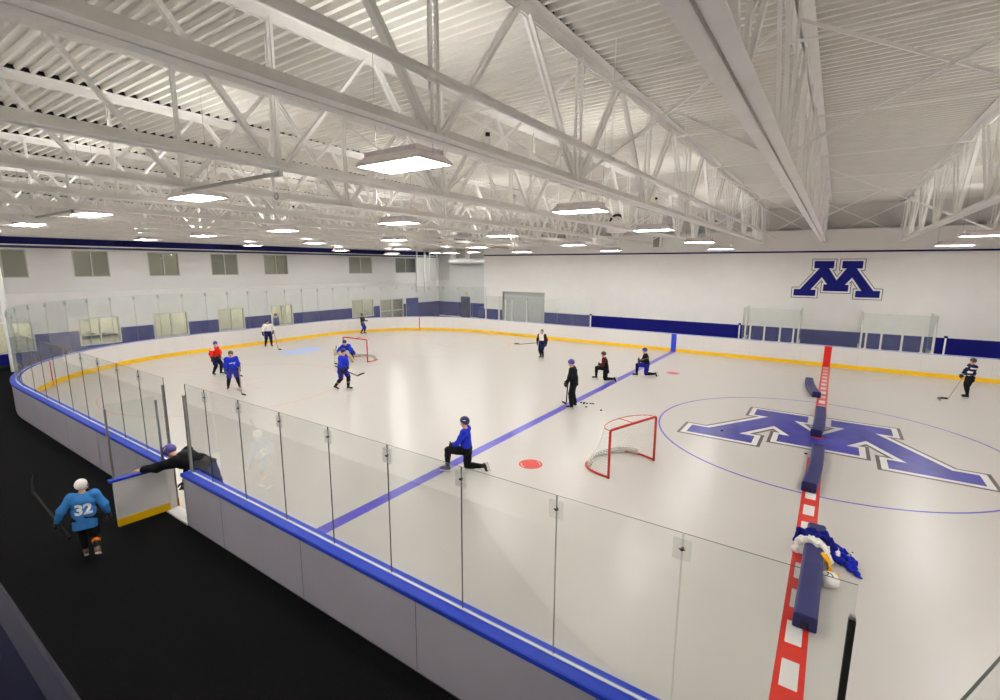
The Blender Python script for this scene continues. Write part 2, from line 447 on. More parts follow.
# corners and end, taller glass
cx, cyy = BX-BR, BY-BR; rr = BR+.105
pp = [(-cx+rr*math.cos(math.radians(a)), -cyy+rr*math.sin(math.radians(a))) for a in np.linspace(270, 180, 12)]
pp += [(-BX-.105, y) for y in np.linspace(-cyy, cyy, 8)[1:]]
pp += [(-cx+rr*math.cos(math.radians(a)), cyy+rr*math.sin(math.radians(a))) for a in np.linspace(180, 90, 12)[1:]]
for i in range(len(pp)-1):
    pane(pp[i+1], pp[i], BH+.015, 3.51, 'tall greenish glass panel curving around the far rink end, %s from the left corner' % ORD[i], 'tall glass around the far rink end', m=M_GLASSF, edge=M_GEDGEL, clip=True)
# far side, left stretch
js = np.linspace(-21.9, -13.35, 8)
for i in range(7):
    pane((js[i+1], BY+.105), (js[i], BY+.105), BH+.015, 2.87, 'glass panel on the far boards by the grey garage door, %s from the corner' % ORD[i], 'far side glass by the garage door', m=M_GLASSF, edge=M_GEDGEL, clip=False)
for i, (x, h, r) in enumerate([(-21.98,1.6,.05),(-20.74,.95,.045),(-20.16,1.6,.05),(-19.58,1.6,.04),(-18.29,1.6,.04)]):
    b = MB().box((x-r, BY+.12, BH), (x+r, BY+.19, BH+h)); b.box((x-r-.03, BY+.05, BH-.02), (x+r+.03, BY+.25, BH+.04))
    tag(b.build('glass_post', mat('post_white', (240, 238, 232), .4), origin=(x, BY+.12, BH)), 'white glass support post on the far boards, %s from the corner' % ORD[i], 'post', 'white support posts on the far boards')
for x, l in ((-13.3, 'short dark-capped post on the far boards at the left end of the open bench gap'), (-4.25, 'short dark-capped post on the far boards beside the left penalty box glass'), (4.45, 'short dark-capped post on the far boards right of the penalty boxes')):
    b = MB().box((x-.03, BY+.08, BH), (x+.03, BY+.15, BH+.82)); b.box((x-.06, BY+.06, BH+.80), (x+.06, BY+.17, BH+.9), 1)
    tag(b.build('bench_post', [mat('post_white', (240, 238, 232)), M_NAVY], origin=(x, BY+.1, BH)), l, 'post')
# penalty boxes -------------------------------------------------------------
def boxpost(x, h, i, y=BY+.12):
    b = MB().box((x-.04, y, BH), (x+.04, y+.06, BH+h)); b.box((x-.07, y-.04, BH-.01), (x+.07, y+.10, BH+.04)); b.prism([(x-.04, BH+h), (x+.04, BH+h), (x+.01, BH+h+.25), (x-.01, BH+h+.25)], lambda a, c: (a, y+.04, c), lambda a, c: (a, y+.01, c))
    tag(b.build('penalty_box_post', mat('post_white', (240, 238, 232)), origin=(x, y, BH)), 'white tapering post in front of the penalty boxes, %s from the left' % ORD[i], 'post', 'white posts of the penalty boxes')
for i, (x, h) in enumerate([(-3.95,1.2),(-3.7,1.2),(-3.0,1.1),(-2.25,1.1),(-1.62,.9),(-1.4,1.3),(1.3,1.2),(1.5,.9),(2.1,1.2),(2.9,1.2),(3.65,1.1),(4.05,1.2)]): boxpost(x, h, i)
js = [-4.1, -3.05, -2.2, -1.4, 1.3, 2.15, 3.0, 4.1]
k = 0
for i in range(7):
    if i == 3: continue
    pane((js[i+1], BY+.105), (js[i], BY+.105), BH+.015, 2.87, 'glass panel at the front of the penalty boxes, %s from the left' % ORD[k], 'penalty box front glass', m=M_GLASSF, edge=M_GEDGEL, clip=False); k += 1
pane((1.3, BY+.105), (-1.4, BY+.105), BH+.015, 1.9, 'low wide glass panel in front of the scorekeeper seat between the penalty boxes', None, m=M_GLASSF, edge=M_GEDGEL, clip=False)
for i, x in enumerate((-4.1, -1.4, 1.3, 4.1)):
    pane((x, BY+.12), (x, YF-.05), BH+.0, 2.87, 'glass divider running back to the wall behind the penalty boxes, %s from the left' % ORD[i], 'penalty box divider glass', m=M_GLASSF, edge=M_GEDGEL, clip=False)
    b = MB().box((x-.03, BY+.24, 0), (x+.03, YF-.03, BH)); tag(b.build('box_divider', M_BOARD_IN, origin=(x, BY+.24, 0)), 'low white partition under the penalty box glass divider, %s from the left' % ORD[i], 'partition', 'penalty box partitions')
for i, (x0, x1, l) in enumerate(((-4.0, -1.5, 'white bench seat inside the left penalty box'), (1.4, 4.0, 'white bench seat inside the right penalty box'))):
    r = thing('penalty_bench', l, 'bench', ((x0+x1)/2, YF-.45, 0))
    w = (x1-x0)/2-.1
    MB().box((-w, -.18, .42), (w, .18, .47)).build('seat', M_BOARD_IN, parent=r)
    for s_ in (-1, 1): MB().box((s_*(w-.2)-.03, -.15, -.02), (s_*(w-.2)+.03, .15, .42)).build('leg', M_ALU, parent=r)
r = thing('scorekeeper_table', 'white scorekeeper table between the two penalty boxes', 'table', (-.05, BY+.75, 0))
MB().box((-1.2, -.25, .86), (1.2, .25, .9)).build('table_top', M_BOARD_IN, parent=r)
for s_ in (-1, 1): MB().box((s_*1.1-.03, -.2, -.02), (s_*1.1+.03, .2, .86)).build('leg', M_ALU, parent=r)

# ------------------------------------------------------------------ near gate (open, swung into the corridor)
g0 = Vector((-11.0, -13.15)); g1 = Vector((-11.06, -14.03)); ga = math.atan2(g1.y-g0.y, g1.x-g0.x); gl = (g1-g0).length
gate = MB  # placeholder
gr = bpy.data.objects.new('gate', None); COL.objects.link(gr); gr.location = (g0.x, g0.y, 0); gr.rotation_euler = (0, 0, ga)
tag(gr, 'open white rink gate with yellow kickplate and blue cap, swung into the corridor', 'gate')
# local x along the gate, local +y is the ice side (faces +x world)
MB().box((0, -.03, .22), (gl, .04, .98)).build('gate_panel', M_BOARD_IN, parent=gr)
MB().box((0, -.03, .06), (gl, .045, .22)).build('kickplate', M_KICK, parent=gr)
MB().box((-.01, -.07, .98), (gl+.06, .07, 1.03)).build('cap_rail', M_CAP, parent=gr, bevel=.01)
for x in (.03, gl-.03):
    MB().box((x-.016, -.022, 1.03), (x+.016, .022, 2.42)).build('post', M_ALU, parent=gr)
b = MB(); b.box((.055, -.006, 1.03), (gl-.055, .006, 2.50)); b.build('pane', M_GLASS, parent=gr)
lt = MB().box((gl-.10, -.06, .80), (gl-.03, -.03, .9)); lt.tube((gl-.07, -.06, .85), (gl-.07, -.11, .85), .012); lt.build('latch', M_DARKMETAL, parent=gr)
for x, h, w_, l in ((-10.93, 1.62, .013, 'slim dark jamb post at the left side of the gate opening'), (-10.02, 1.55, .024, 'silver jamb post at the right side of the gate opening')):
    b = MB().box((x-w_, GY-.025, BH+.02), (x+w_, GY+.025, BH+h)); b.box((x-w_-.004, GY-.03, BH+h), (x+w_+.004, GY+.03, BH+h+.02))
    tag(b.build('jamb_post', M_ALU, origin=(x, GY, BH)), l, 'post')
b = MB().box((.312, GY-.028, BH+.02), (.358, GY+.028, 2.60), 0); b.box((.315, GY-.02, 2.60), (.355, GY+.02, 2.63), 1)
tag(b.build('glass_end_pad', [M_BLACK, M_ALU], origin=(.335, GY, BH), bevel=.008), 'black padded post closing the right end of the near glass', 'post')
# open bench gate at the lower right
h0 = Vector((1.12, -13.12)); h1 = Vector((.72, -13.96)); ha = math.atan2(h1.y-h0.y, h1.x-h0.x); hl = (h1-h0).length
bg = thing('bench_gate', 'open bench gate with glass pane at the lower right corner', 'gate', (h0.x, h0.y, 0), ha)
MB().box((0, -.035, .06), (hl, .035, 1.05)).build('gate_panel', M_BOARD_IN, parent=bg)
MB().box((0, -.07, 1.05), (hl, .07, 1.10)).build('cap_rail', M_CAP, parent=bg)
b = MB(); b.box((.0, -.006, 1.10), (hl, .006, 2.86), 0); b.box((0, -.007, 2.86), (hl, .007, 2.865), 1); b.box((hl, -.01, 1.1), (hl+.012, .01, 2.88), 1); b.build('pane', [M_GLASS, M_GEDGE], parent=bg)
MB().box((hl*.30, .02, 1.10), (hl*.30+.07, .08, 2.55)).build('post', M_GALV, parent=bg)

# ------------------------------------------------------------------ walls
def wall_with_holes(axis, c0, c1, u0, u1, z0, z1, holes):
    """axis 'x': wall plane perpendicular to x between c0..c1, u = y"""
    us = sorted(set([u0, u1]+[h[0] for h in holes]+[h[1] for h in holes])); zs = [z for z in sorted(set([z0, z1]+[h[2] for h in holes]+[h[3] for h in holes])) if z0 <= z <= z1]
    b = MB()
    for i in range(len(us)-1):
        for j in range(len(zs)-1):
            um, zm = (us[i]+us[i+1])/2, (zs[j]+zs[j+1])/2
            if any(h[0] < um < h[1] and h[2] < zm < h[3] for h in holes): continue
            if axis == 'x': b.box((c0, us[i], zs[j]), (c1, us[i+1], zs[j+1]))
            else: b.box((us[i], c0, zs[j]), (us[i+1], c1, zs[j+1]))
    return b
up = [(-11.85,-10.0),(-8.2,-6.6),(-4.7,-3.05),(-1.15,.6),(2.45,4.3),(9.85,12.35),(15.1,17.8)]
lo = [(-13.2,-10.2),(-8.3,-6.5),(-4.75,-2.9),(-.97,.72),(2.75,4.42),(10.0,12.3)]
ZB = 1.52
holes = [(a, b_, 4.42, 5.82) for a, b_ in up]+[(a, b_, .72, 2.18) for a, b_ in lo]+[(13.1, 15.95, 0, 2.05)]
struct('wall_left', wall_with_holes('x', XL-.2, XL, YN, 21.3, -.02, ZD+.1, holes), M_WALL)
# blue dado on the left wall, proud 4 mm, cut round the openings
dado = wall_with_holes('x', XL, XL+.006, YN, 21.1, 0.12, ZB, [(a-.05, b_+.05, .67, 2.3) for a, b_ in lo]+[(13.05, 16.0, 0, 2.1), (16.3, 18.0, 0, 2.1)])
struct('trim_1', dado, M_BLUEW)
struct('trim_2', MB().box((XL, YN, 5.9), (XL+.03, 21.1, 6.45)), M_NAVY)
struct('trim_3', MB().box((XL, YN, 6.02), (XL+.06, 21.1, 6.05)), M_WALL)
struct('baseboard_left', MB().box((XL, YN, -.02), (XL+.015, 21.1, .12)), M_BLACK)
FW = [( -21.82, -18.1, -.02, 3.05)]
struct('wall_far', wall_with_holes('y', YF, YF+.25, -23.7, XR, -.02, 7.15, FW), M_WALL)
struct('trim_4', MB().box((-23.7, YF-.008, .12), (-21.86, YF, 1.65)).box((-18.06, YF-.008, .12), (XR, YF, 1.65)), M_BLUEW)
struct('trim_5', MB().box((-23.7, YF-.012, 5.89), (XR, YF, 5.98)), M_NAVY)
struct('trim_6', MB().box((-23.7, YF-.03, 6.22), (XR, YF, 6.25)), M_WALL)
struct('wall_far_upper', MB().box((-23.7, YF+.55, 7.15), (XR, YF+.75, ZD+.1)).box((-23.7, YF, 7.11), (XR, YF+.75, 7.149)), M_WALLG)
struct('baseboard_far', MB().box((-18.1, YF-.02, -.02), (XR, YF-.008, .12)), M_BLACK)
struct('wall_right', MB().box((XR, YN, -.02), (XR+.2, YF+.75, ZD+.1)), M_WALL)
struct('wall_back', MB().box((XL-3, YN-.2, -.02), (XR+.2, YN, ZD+.1)), M_WALL)
# alcove behind the far left corner
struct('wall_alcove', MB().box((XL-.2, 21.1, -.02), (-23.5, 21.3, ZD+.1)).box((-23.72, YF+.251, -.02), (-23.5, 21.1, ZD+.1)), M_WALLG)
struct('trim_7', MB().box((XL, 21.09, .1), (-30.9, 21.1, 1.5)).box((-29.7, 21.09, .1), (-23.72, 21.1, 1.5)), M_BLUEW)
# rooms behind the left windows
struct('wall_room', MB().box((XL-3.2, YN, -.02), (XL-3, 21.3, ZD)), mat('room_wall', (222, 220, 210), .7))
struct('ceiling_room', MB().box((XL-3, YN, 3.2), (XL-.2, 21.3, 3.4)), mat('room_wall', (222, 220, 210), .7))
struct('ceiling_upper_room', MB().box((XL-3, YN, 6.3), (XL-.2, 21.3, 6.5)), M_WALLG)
for i, y in enumerate(np.arange(-14, 19, 4.2)):  # added unseen lamps that brighten the lower windows
    r = MB().box((XL-2.2, y-.6, 3.14), (XL-.9, y+.6, 3.199)); tag(r.build('added_room_light', M_ADDLAMP, origin=(XL-1.5, y, 3.14)), 'light added in the room behind the lower windows to brighten them', 'light', 'lights added behind the lower windows')
for i, y in enumerate(np.arange(-14, 19, 6.)):  # added dim lamps that lift the tone of the upper windows
    r = MB().box((XL-2.2, y-.6, 6.22), (XL-.9, y+.6, 6.299)); tag(r.build('added_room_light', mat('added_room_lamp_dim', (255, 255, 250), .5, emit=(255, 250, 238), es=2.2), origin=(XL-1.5, y, 6.22)), 'dim light added in the upstairs room to brighten the upper windows', 'light', 'lights added behind the upper windows')
# windows
wn = 1
M_ROOMF = mat('dark_clutter', (70, 66, 60), .8, var=.5, scale=3)
def window(y0, y1, z0, z1, mull=True, lower=False):
    global wn
    b = MB(); t = .05; X = XL
    b.box((X-.12, y0, z0), (X+.012, y0+t, z1)); b.box((X-.12, y1-t, z0), (X+.012, y1, z1)); b.box((X-.12, y0+t, z1-t), (X+.012, y1-t, z1)); b.box((X-.12, y0+t, z0), (X+.012, y1-t, z0+t))
    ym = (y0+y1)/2
    if mull: b.box((X-.10, ym-.03, z0+t), (X+.0, ym+.03, z1-t))
    w = struct('window_%d' % wn, b, M_FRAME)
    wn += 1
    segs_ = [(y0+t, ym-.03), (ym+.03, y1-t)] if mull else [(y0+t, y1-t)]
    for a, c in segs_: MB().box((X-.065, a, z0+t), (X-.055, c, z1-t)).build('pane', M_PANE, parent=w)
    if lower:
        MB().box((X-.03, y0+t, z0+t+(z1-z0)*.30), (X-.01, y1-t, z0+t+(z1-z0)*.30+.03)).build('rail', M_FRAME, parent=w)
for a, b_ in up: window(a, b_, 4.42, 5.82)
for i, (a, b_) in enumerate(lo): window(a, b_, .72, 2.18, lower=i in (1,))
# a pile of gear on a counter behind the second lower window
for i in range(7):
    yy = -8.1+i*.24; h = .12+.16*random.random()
    b = MB().box((XL-.9, yy, 1.0), (XL-.55, yy+.2, 1.0+h)); tag(b.build('gear_bag', M_ROOMF, origin=(XL-.7, yy+.1, 1.0), bevel=.04), 'dark bag on the shelf behind the second lower window', 'bag', 'bags behind the second lower window')
tag(MB().box((XL-1.1, -8.3, .92), (XL-.4, -6.4, .999)).build('shelf', M_GALV, origin=(XL-.7, -7.3, .92)), 'grey shelf with bags behind the second lower window', 'shelf')
# glazed double door on the left wall, blue doors
b = MB(); y0, y1 = 13.1, 15.95
for a, c in ((y0, y0+.08), ((y0+y1)/2-.1, (y0+y1)/2+.1), (y1-.08, y1)): b.box((XL-.12, a, 0), (XL+.02, c, 2.05))
b.box((XL-.12, y0, 1.97), (XL+.02, y1, 2.05)); b.box((XL-.12, y0, .95), (XL+.0, y1, 1.03))
d1 = struct('door_1', b, M_FRAME)
for a, c in ((y0+.08, (y0+y1)/2-.1), ((y0+y1)/2+.1, y1-.08)): MB().box((XL-.065, a, .0), (XL-.055, c, 1.97)).build('pane', M_PANE, parent=d1)
d2 = struct('door_2', MB().box((XL-.0, 16.35, 0), (XL+.05, 17.95, 2.02)), M_DOORB)
MB().box((XL+.05, 16.5, .98), (XL+.1, 16.55, 1.1)).build('door_handle', M_ALU, parent=d2)
d3 = struct('door_3', MB().box((-30.85, 21.02, 0), (-29.75, 21.09, 2.1)), mat('door_dark_blue', (30, 34, 84), .4))
MB().box((-29.9, 20.96, .98), (-29.85, 21.02, 1.1)).build('door_handle', M_ALU, parent=d3)
b = MB().tube((-30.3, 21.08, 2.45), (-30.3, 20.95, 2.45), .26, n=24); tag(b.build('wall_lamp', mat('lamp_beige', (214, 206, 186), .5), origin=(-30.3, 21.0, 2.2)), 'round beige lamp above the dark door in the alcove', 'lamp')
# garage door in the far wall
gd = MB(); z = 0
gd.box((-21.82, YF+.12, -.02), (-18.1, YF+.16, 3.05))
for k in range(7): gd.box((-21.80, YF+.105, .02+k*.435), (-18.12, YF+.121, .02+k*.435+.42))
d4 = struct('door_4', gd, M_DOORG)
struct('trim_8', MB().box((-21.9, YF-.02, 0), (-21.82, YF+.1, 3.12)).box((-18.1, YF-.02, 0), (-18.02, YF+.1, 3.12)).box((-21.9, YF-.02, 3.05), (-18.02, YF+.1, 3.13)), M_FRAME)
# letter M sign on the far wall
WP = m_shapes(.00628, .0069, 5.43)
sg = thing('wall_logo', 'large blue block letter M sign with black outline on the far white wall', 'sign', (0, YF-.008, 3.2))
def wsign(name, P, y0, y1, m):
    b = MB().prism(P, lambda x, z: (x, y1-(YF-.008), z-3.2), lambda x, z: (x, y0-(YF-.008), z-3.2)); return b.build(name, m, parent=sg)
wsign('outline', offset_poly(WP, .118), YF-.02, YF-.008, M_SIGNK); wsign('border', offset_poly(WP, .088), YF-.03, YF-.019, M_SIGNW); wsign('letter', WP, YF-.04, YF-.029, M_LOGOWALL)

# alcove services
for i, (y, m_) in enumerate(((17.7, 0), (18.8, 0), (19.5, 0), (20.6, 0))):
    b = MB().tube((XL+.25, y, 2.7), (XL+.25, y, 7.9), .07 if i % 2 == 0 else .1, n=12); b.tube((XL+.25, y, 2.6), (XL+.25, y, 2.75), .11, n=12)
    tag(b.build('riser_pipe', M_STEEL, origin=(XL+.25, y, 2.6), smooth=False), 'white vertical pipe on the wall of the far left alcove, %s from the left' % ORD[i], 'pipe', 'riser pipes in the alcove')
b = MB().tube((-31.6, 20.3, 5.55), (-23.9, 20.3, 5.55), .24, n=16); b.tube((-31.2, 20.3, 5.55), (-31.2, 20.3, 7.6), .3, n=16); b.tube((-29.4, 20.3, 5.55), (-29.4, 20.3, 7.6), .22, n=16)
tag(b.build('air_duct', M_STEEL, origin=(-27, 20.3, 5.5), smooth=False), 'white horizontal air duct high in the far left alcove', 'duct')
b = MB().box((-28.2, 20.4, 0), (-26.2, 21.0, 1.2)); b.box((-26.0, 20.5, 0), (-25.4, 21.0, .95))
tag(b.build('equipment_cabinet', M_DOORB, origin=(-27.2, 20.7, 0)), 'low blue cabinet against the alcove wall', 'cabinet')

# mezzanine: parapet wall, blue rail, floor slab behind
struct('wall_near', MB().box((XL, -17.08, -.02), (XR, -16.93, 4.32)), M_WALL)
struct('floor_mezzanine', MB().box((XL, YN, 3.2), (XR, -17.081, 3.42)), mat('light_concrete', (226, 222, 215), .6, var=.05))
rp = [(-16.905,4.33),(-16.885,4.39),(-16.885,4.445),(-16.897,4.482),(-16.925,4.498),(-16.98,4.503),(-17.10,4.498),(-17.16,4.475),(-17.18,4.42),(-17.18,4.33)]
b = MB(); n = len(rp)
b.add([(x, y, z) for x in (-8, 3) for y, z in rp], [tuple(range(n)), tuple(range(2*n-1, n-1, -1))]+[(i, n+i, n+(i+1) % n, (i+1) % n) for i in range(n)])
tag(b.build('guard_rail_cap', M_RAIL, origin=(-2.5, -17.03, 4.36), bevel=.006, smooth=False), 'glossy navy rail cap on the balcony wall at the lower left', 'railing')

# ------------------------------------------------------------------ roof deck
prof = []; y = YN; pit = .203
while y < 21.2:
    prof += [(y, ZD), (y+.048, ZD), (y+.066, ZD+.085), (y+.185, ZD+.085)]; y += pit
b = MB(); vs = []; n = len(prof)
for x in (XL-.2, XR): vs += [(x, p, z) for p, z in prof]
b.add(vs, [(i, i+1, n+i+1, n+i) for i in range(n-1)])
b.box((XL-3.2, YN-.2, ZD+.12), (XR+.2, 21.3, ZD+.2))
struct('ceiling', b, M_DECK)

# ------------------------------------------------------------------ trusses
ZT, ZBm = 8.22, 6.40
nodes = [-12.95+3.42*k for k in range(-2, 9)]
def angle_pair(b, p, q, leg, gap, t, up=(0,0,1), flip=1):
    """two back to back angles along p-q"""
    for s_ in (-1, 1):
        b.bar(p, q, t, leg, up, off=(s_*(gap/2+t/2), flip*leg/2))
        b.bar(p, q, leg, t, up, off=(s_*(gap/2+leg/2), flip*t/2))
def make_truss():
    r = thing('roof_truss', 'white steel roof truss', 'roof truss', (0, 0, 0), 0, 'white steel roof trusses')
    b = MB(); angle_pair(b, (0, YN+.1, ZBm), (0, 14.75, ZBm), .128, .022, .012); 
    for yy in nodes: b.box((-.010, yy-.02, ZBm+.002), (.010, yy+.02, ZBm+.1))
    b.build('bottom_chord', M_STEEL, parent=r)
    b = MB(); angle_pair(b, (0, YN+.02, ZT+.198), (0, YF+.4, ZT+.198), .15, .03, .014, flip=-1); b.build('top_chord', M_STEEL, parent=r)
    for xs in (-.125, .125):  # dark strips stand for the shade inside the flutes above the chord
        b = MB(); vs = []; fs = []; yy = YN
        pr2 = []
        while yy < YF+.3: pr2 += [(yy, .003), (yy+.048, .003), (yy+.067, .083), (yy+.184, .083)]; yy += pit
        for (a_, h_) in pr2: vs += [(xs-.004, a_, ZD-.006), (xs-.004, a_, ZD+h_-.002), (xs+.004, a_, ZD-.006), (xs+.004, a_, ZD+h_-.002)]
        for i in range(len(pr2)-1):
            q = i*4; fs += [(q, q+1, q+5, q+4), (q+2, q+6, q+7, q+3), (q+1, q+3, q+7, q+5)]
        b.add(vs, fs).build('flute_shade_strip', mat('flute_shade_dark', (46, 44, 40), .9), parent=r)['label'] = 'dark strip standing for the shade in the deck flutes above the truss'
    hh = 3.42/2
    for k, y in enumerate(nodes):
        b = MB()
        for s_ in (-1, 1): b.bar((s_*.045, y, ZBm+.05), (s_*.045, y, ZT+.1), .036, .036, (0,1,0))
        b.build('web_vertical', M_STEEL, parent=r)
        for s_ in (-1, 1):
            yt = y+s_*hh*.93; b = MB(); a = (0, y+s_*.1, ZBm+.07); c = (0, yt, ZT+.08)
            if yt > YF: c = (0, YF-.05, ZBm+.07+(c[2]-a[2])*(YF-.05-a[1])/(c[1]-a[1]))
            if s_ > 0: 
                for q in (-1, 1): b.bar((q*.04, a[1], a[2]), (q*.04, c[1], c[2]), .042, .045, (0,1,0))
            else:
                b.bar(a, c, .08, .07, (0,1,0)) if k % 2 == 0 else [b.bar((q*.04, a[1], a[2]), (q*.04, c[1], c[2]), .042, .045, (0,1,0)) for q in (-1, 1)]
            b.build('web_diagonal', M_STEEL, parent=r)
    return r
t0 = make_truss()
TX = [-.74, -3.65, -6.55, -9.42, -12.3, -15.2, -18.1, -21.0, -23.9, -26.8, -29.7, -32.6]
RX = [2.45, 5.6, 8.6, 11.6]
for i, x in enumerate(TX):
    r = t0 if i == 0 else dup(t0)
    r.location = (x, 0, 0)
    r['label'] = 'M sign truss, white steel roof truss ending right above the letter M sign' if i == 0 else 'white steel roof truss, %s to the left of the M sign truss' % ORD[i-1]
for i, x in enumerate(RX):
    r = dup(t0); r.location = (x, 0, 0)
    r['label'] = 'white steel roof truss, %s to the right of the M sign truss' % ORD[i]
# cross bracing between trusses: an X brace per bay at three rows, top bridging bars
allx = sorted(TX+RX)
rows = [(-9.45, 'near'), (1.3, 'middle'), (12.2, 'far')]
proto = {}
BAYN = {}
for i in range(len(allx)-1):
    BAYN[i] = None
for (yy, rn) in rows:
    for i in range(len(allx)-1):
        x0, x1 = allx[i], allx[i+1]; w = x1-x0; key = round(w, 2)
        lab = 'X-shaped cross brace in the %s row, %s bay counted from the left wall' % (rn, ORD[i])
        if key not in proto:
            r = thing('cross_brace', lab, 'brace', (x0, yy, ZBm), 0, 'cross braces between roof trusses')
            for (za, zb, dy) in ((.12, 1.72, -.03), (1.72, .12, .03)):
                MB().bar((.06, dy, za), (w-.06, dy, zb), .04, .04, (0,0,1)).build('brace_bar', M_STEEL, parent=r)
            proto[key] = r
        else: r = dup(proto[key], lab)
        r.location = (x0, yy, ZBm)
k = 0
for yy in (-15.2, -8.5, -4.2, .3, 4.6, 8.7):
    b = MB().bar((allx[0], yy, ZT-.0), (allx[-1], yy, ZT-.0), .035, .035)
    tag(b.build('bridging_bar', M_STEEL, origin=(0, yy, ZT)), 'long thin bridging bar under the roof deck, %s row from the balcony' % ORD[k], 'brace', 'bridging bars under the roof deck'); k += 1
for (xa, xb, l) in ((-9.42, -6.55, 'grey strut joining two truss bottoms at the upper left'), (-18.1, -15.2, 'grey strut joining two far truss bottoms near the left edge')):
    b = MB().bar((xa, -12.95, ZBm-.06), (xb, -12.95, ZBm-.06), .045, .045); b.box((xb-.10, -12.98, ZBm-.10), (xb+.05, -12.92, ZBm-.03))
    tag(b.build('truss_strut', M_GALV, origin=(xa, -12.95, ZBm-.06)), l, 'brace')
# sprinkler main
pr = thing('sprinkler_pipe', 'thick white sprinkler pipe running between the two nearest roof trusses', 'pipe', (-3.04, 0, 6.7))
MB().tube((0, YN+.1, 0), (0, 14.9, 0), .045, n=20).build('pipe', M_STEEL, parent=pr, smooth=True)
for i, y in enumerate((-17.6, -13.1, -9.0, -4.9, -.8, 3.3, 7.4, 11.5)):
    MB().tube((0, y-.05, 0), (0, y+.05, 0), .056, n=20).box((-.012, y-.04, .045), (.012, y+.04, .085)).build('coupling', M_STEEL, parent=pr)
    b = MB().tube((0, y-.6, .05), (0, y-.6, 1.7), .008, n=6); b.tube((0, y-.63, 0), (0, y-.57, 0), .052, n=20); b.build('hanger', M_STEEL, parent=pr)
# ------------------------------------------------------------------ lights
def make_light():
    r = thing('ceiling_light', 'lit white rectangular ceiling light', 'ceiling light', (0,0,0), 0, 'rink ceiling lights')
    b = MB(); w, d = .60, .34
    a = [(-w,-d,0),(w,-d,0),(w,d,0),(-w,d,0)]; c = [(-w+.10,-d+.08,.10),(w-.10,-d+.08,.10),(w-.10,d-.08,.10),(-w+.10,d-.08,.10)]
    b.add(a+c, [(0,1,5,4),(1,2,6,5),(2,3,7,6),(3,0,4,7),(4,5,6,7)])
    for (x0, y0, x1, y1) in ((-w,-d,w,-d+.02),(-w,d-.02,w,d),(-w,-d+.02,-w+.02,d-.02),(w-.02,-d+.02,w,d-.02)): b.box((x0,y0,-.03),(x1,y1,.0))
    b.build('housing', mat('light_housing', (214, 206, 206), .5), parent=r)
    MB().box((-w+.13,-d+.11,.101),(w-.13,d-.11,.108)).build('added_uplight', M_ADDUP, parent=r)  # added glowing panel on top, lights the deck and trusses
    MB().box((-w+.02,-d+.02,-.02),(w-.02,d-.02,-.005)).build('diffuser', M_LAMP, parent=r)
    b = MB()
    for (x0, y0, x1, y1) in ((-w+.10,-d+.08,w-.10,-d+.10),(-w+.10,d-.10,w-.10,d-.08),(-w+.10,-d+.10,-w+.12,d-.10),(w-.12,-d+.10,w-.10,d-.10)): b.box((x0,y0,.099),(x1,y1,.16))
    b.build('uplight_hiding_rim', mat('light_housing', (214, 206, 206)), parent=r)  # added rim that hides the glowing top panel from below
    for s_ in (-1, 1): MB().tube((s_*.545, 0, .05), (s_*.545, 0, 1.95), .004, n=5).build('cable', M_GALV, parent=r)
    return r
l0 = make_light(); first = True
LX = [(-5.1, 'first column left of the centre'), (-11.1, 'second column left of the centre'), (-17.2, 'third column left of the centre'), (-23.3, 'fourth column left of the centre'), (-29.4, 'column nearest the left wall'),
      (3.9, 'first column right of the centre'), (16.0, 'second column right of the centre'), (22.2, 'third column right of the centre'), (28.4, 'column nearest the right wall')]
LY = [(-18.3, 'balcony', 6.55), (-11.98, 'nearest', 6.47), (-6.3, 'second', 6.37), (-.7, 'third', 6.28), (5.7, 'fourth', 6.16), (10.6, 'farthest', 6.02)]
for x, cn in LX:
    for (y, rn, z) in LY:
        r = l0 if first else dup(l0); first = False
        r.location = (x, y, z)
        r['label'] = 'lit rectangular ceiling light, %s row, %s' % (rn+(' row'*0), cn)
        r['group'] = 'rink ceiling lights' if rn != 'balcony' else 'ceiling lights above the balcony'
for x, cn in ((-31.0, 'left'), (-26.6, 'right')):  # two extra lamps added to brighten the alcove
    r = dup(l0); r.location = (x, 17.6, 6.3); r['label'] = 'rectangular ceiling light added to brighten the far left alcove, %s one of the two' % cn; r['group'] = 'ceiling lights added for the alcove'
# ------------------------------------------------------------------ small ceiling equipment
def camera_dome(x, y, z, i):
    r = thing('security_camera', 'small black and white ceiling camera on a truss, %s nearest the balcony' % ORD[i], 'camera', (x, y, z), 0, 'small cameras on the trusses')
    MB().tube((0,0,0), (0,0,.07), .035, n=14).build('base', M_STEEL, parent=r); MB().tube((0,0,.07), (0,0,.12), .028, n=14).build('dome', M_BLACK, parent=r)
for i, (x, y) in enumerate(((-3.65, -12.0), (-3.65, -5.3), (-3.65, 1.5), (-6.55, -4.6), (-12.3, -9.0))): camera_dome(x, y, ZBm+.15, i)
r = thing('loudspeaker', 'white loudspeaker hanging from the roof near the far wall', 'speaker', (-9.0, 12.6, 6.15))
b = MB(); b.prism([(-.25,0),(.25,0),(.32,.75),(-.32,.75)], lambda x, z: (x, .2, z), lambda x, z: (x, -.2, z)); b.build('cabinet', M_STEEL, parent=r)
MB().box((-.18, -.215, .08), (.18, -.2, .65)).build('grille', mat('grille_grey', (140,138,132), .6), parent=r)
MB().tube((0,0,.75), (0,0,2.1), .02, n=8).build('bracket', M_STEEL, parent=r)
r = thing('unit_heater', 'white blower unit with curved dark hose hanging among the roof trusses', 'heater', (-7.9, 3.2, 6.5))
MB().box((-.35,-.3,0), (.35,.3,.45)).build('casing', M_STEEL, parent=r, bevel=.03)
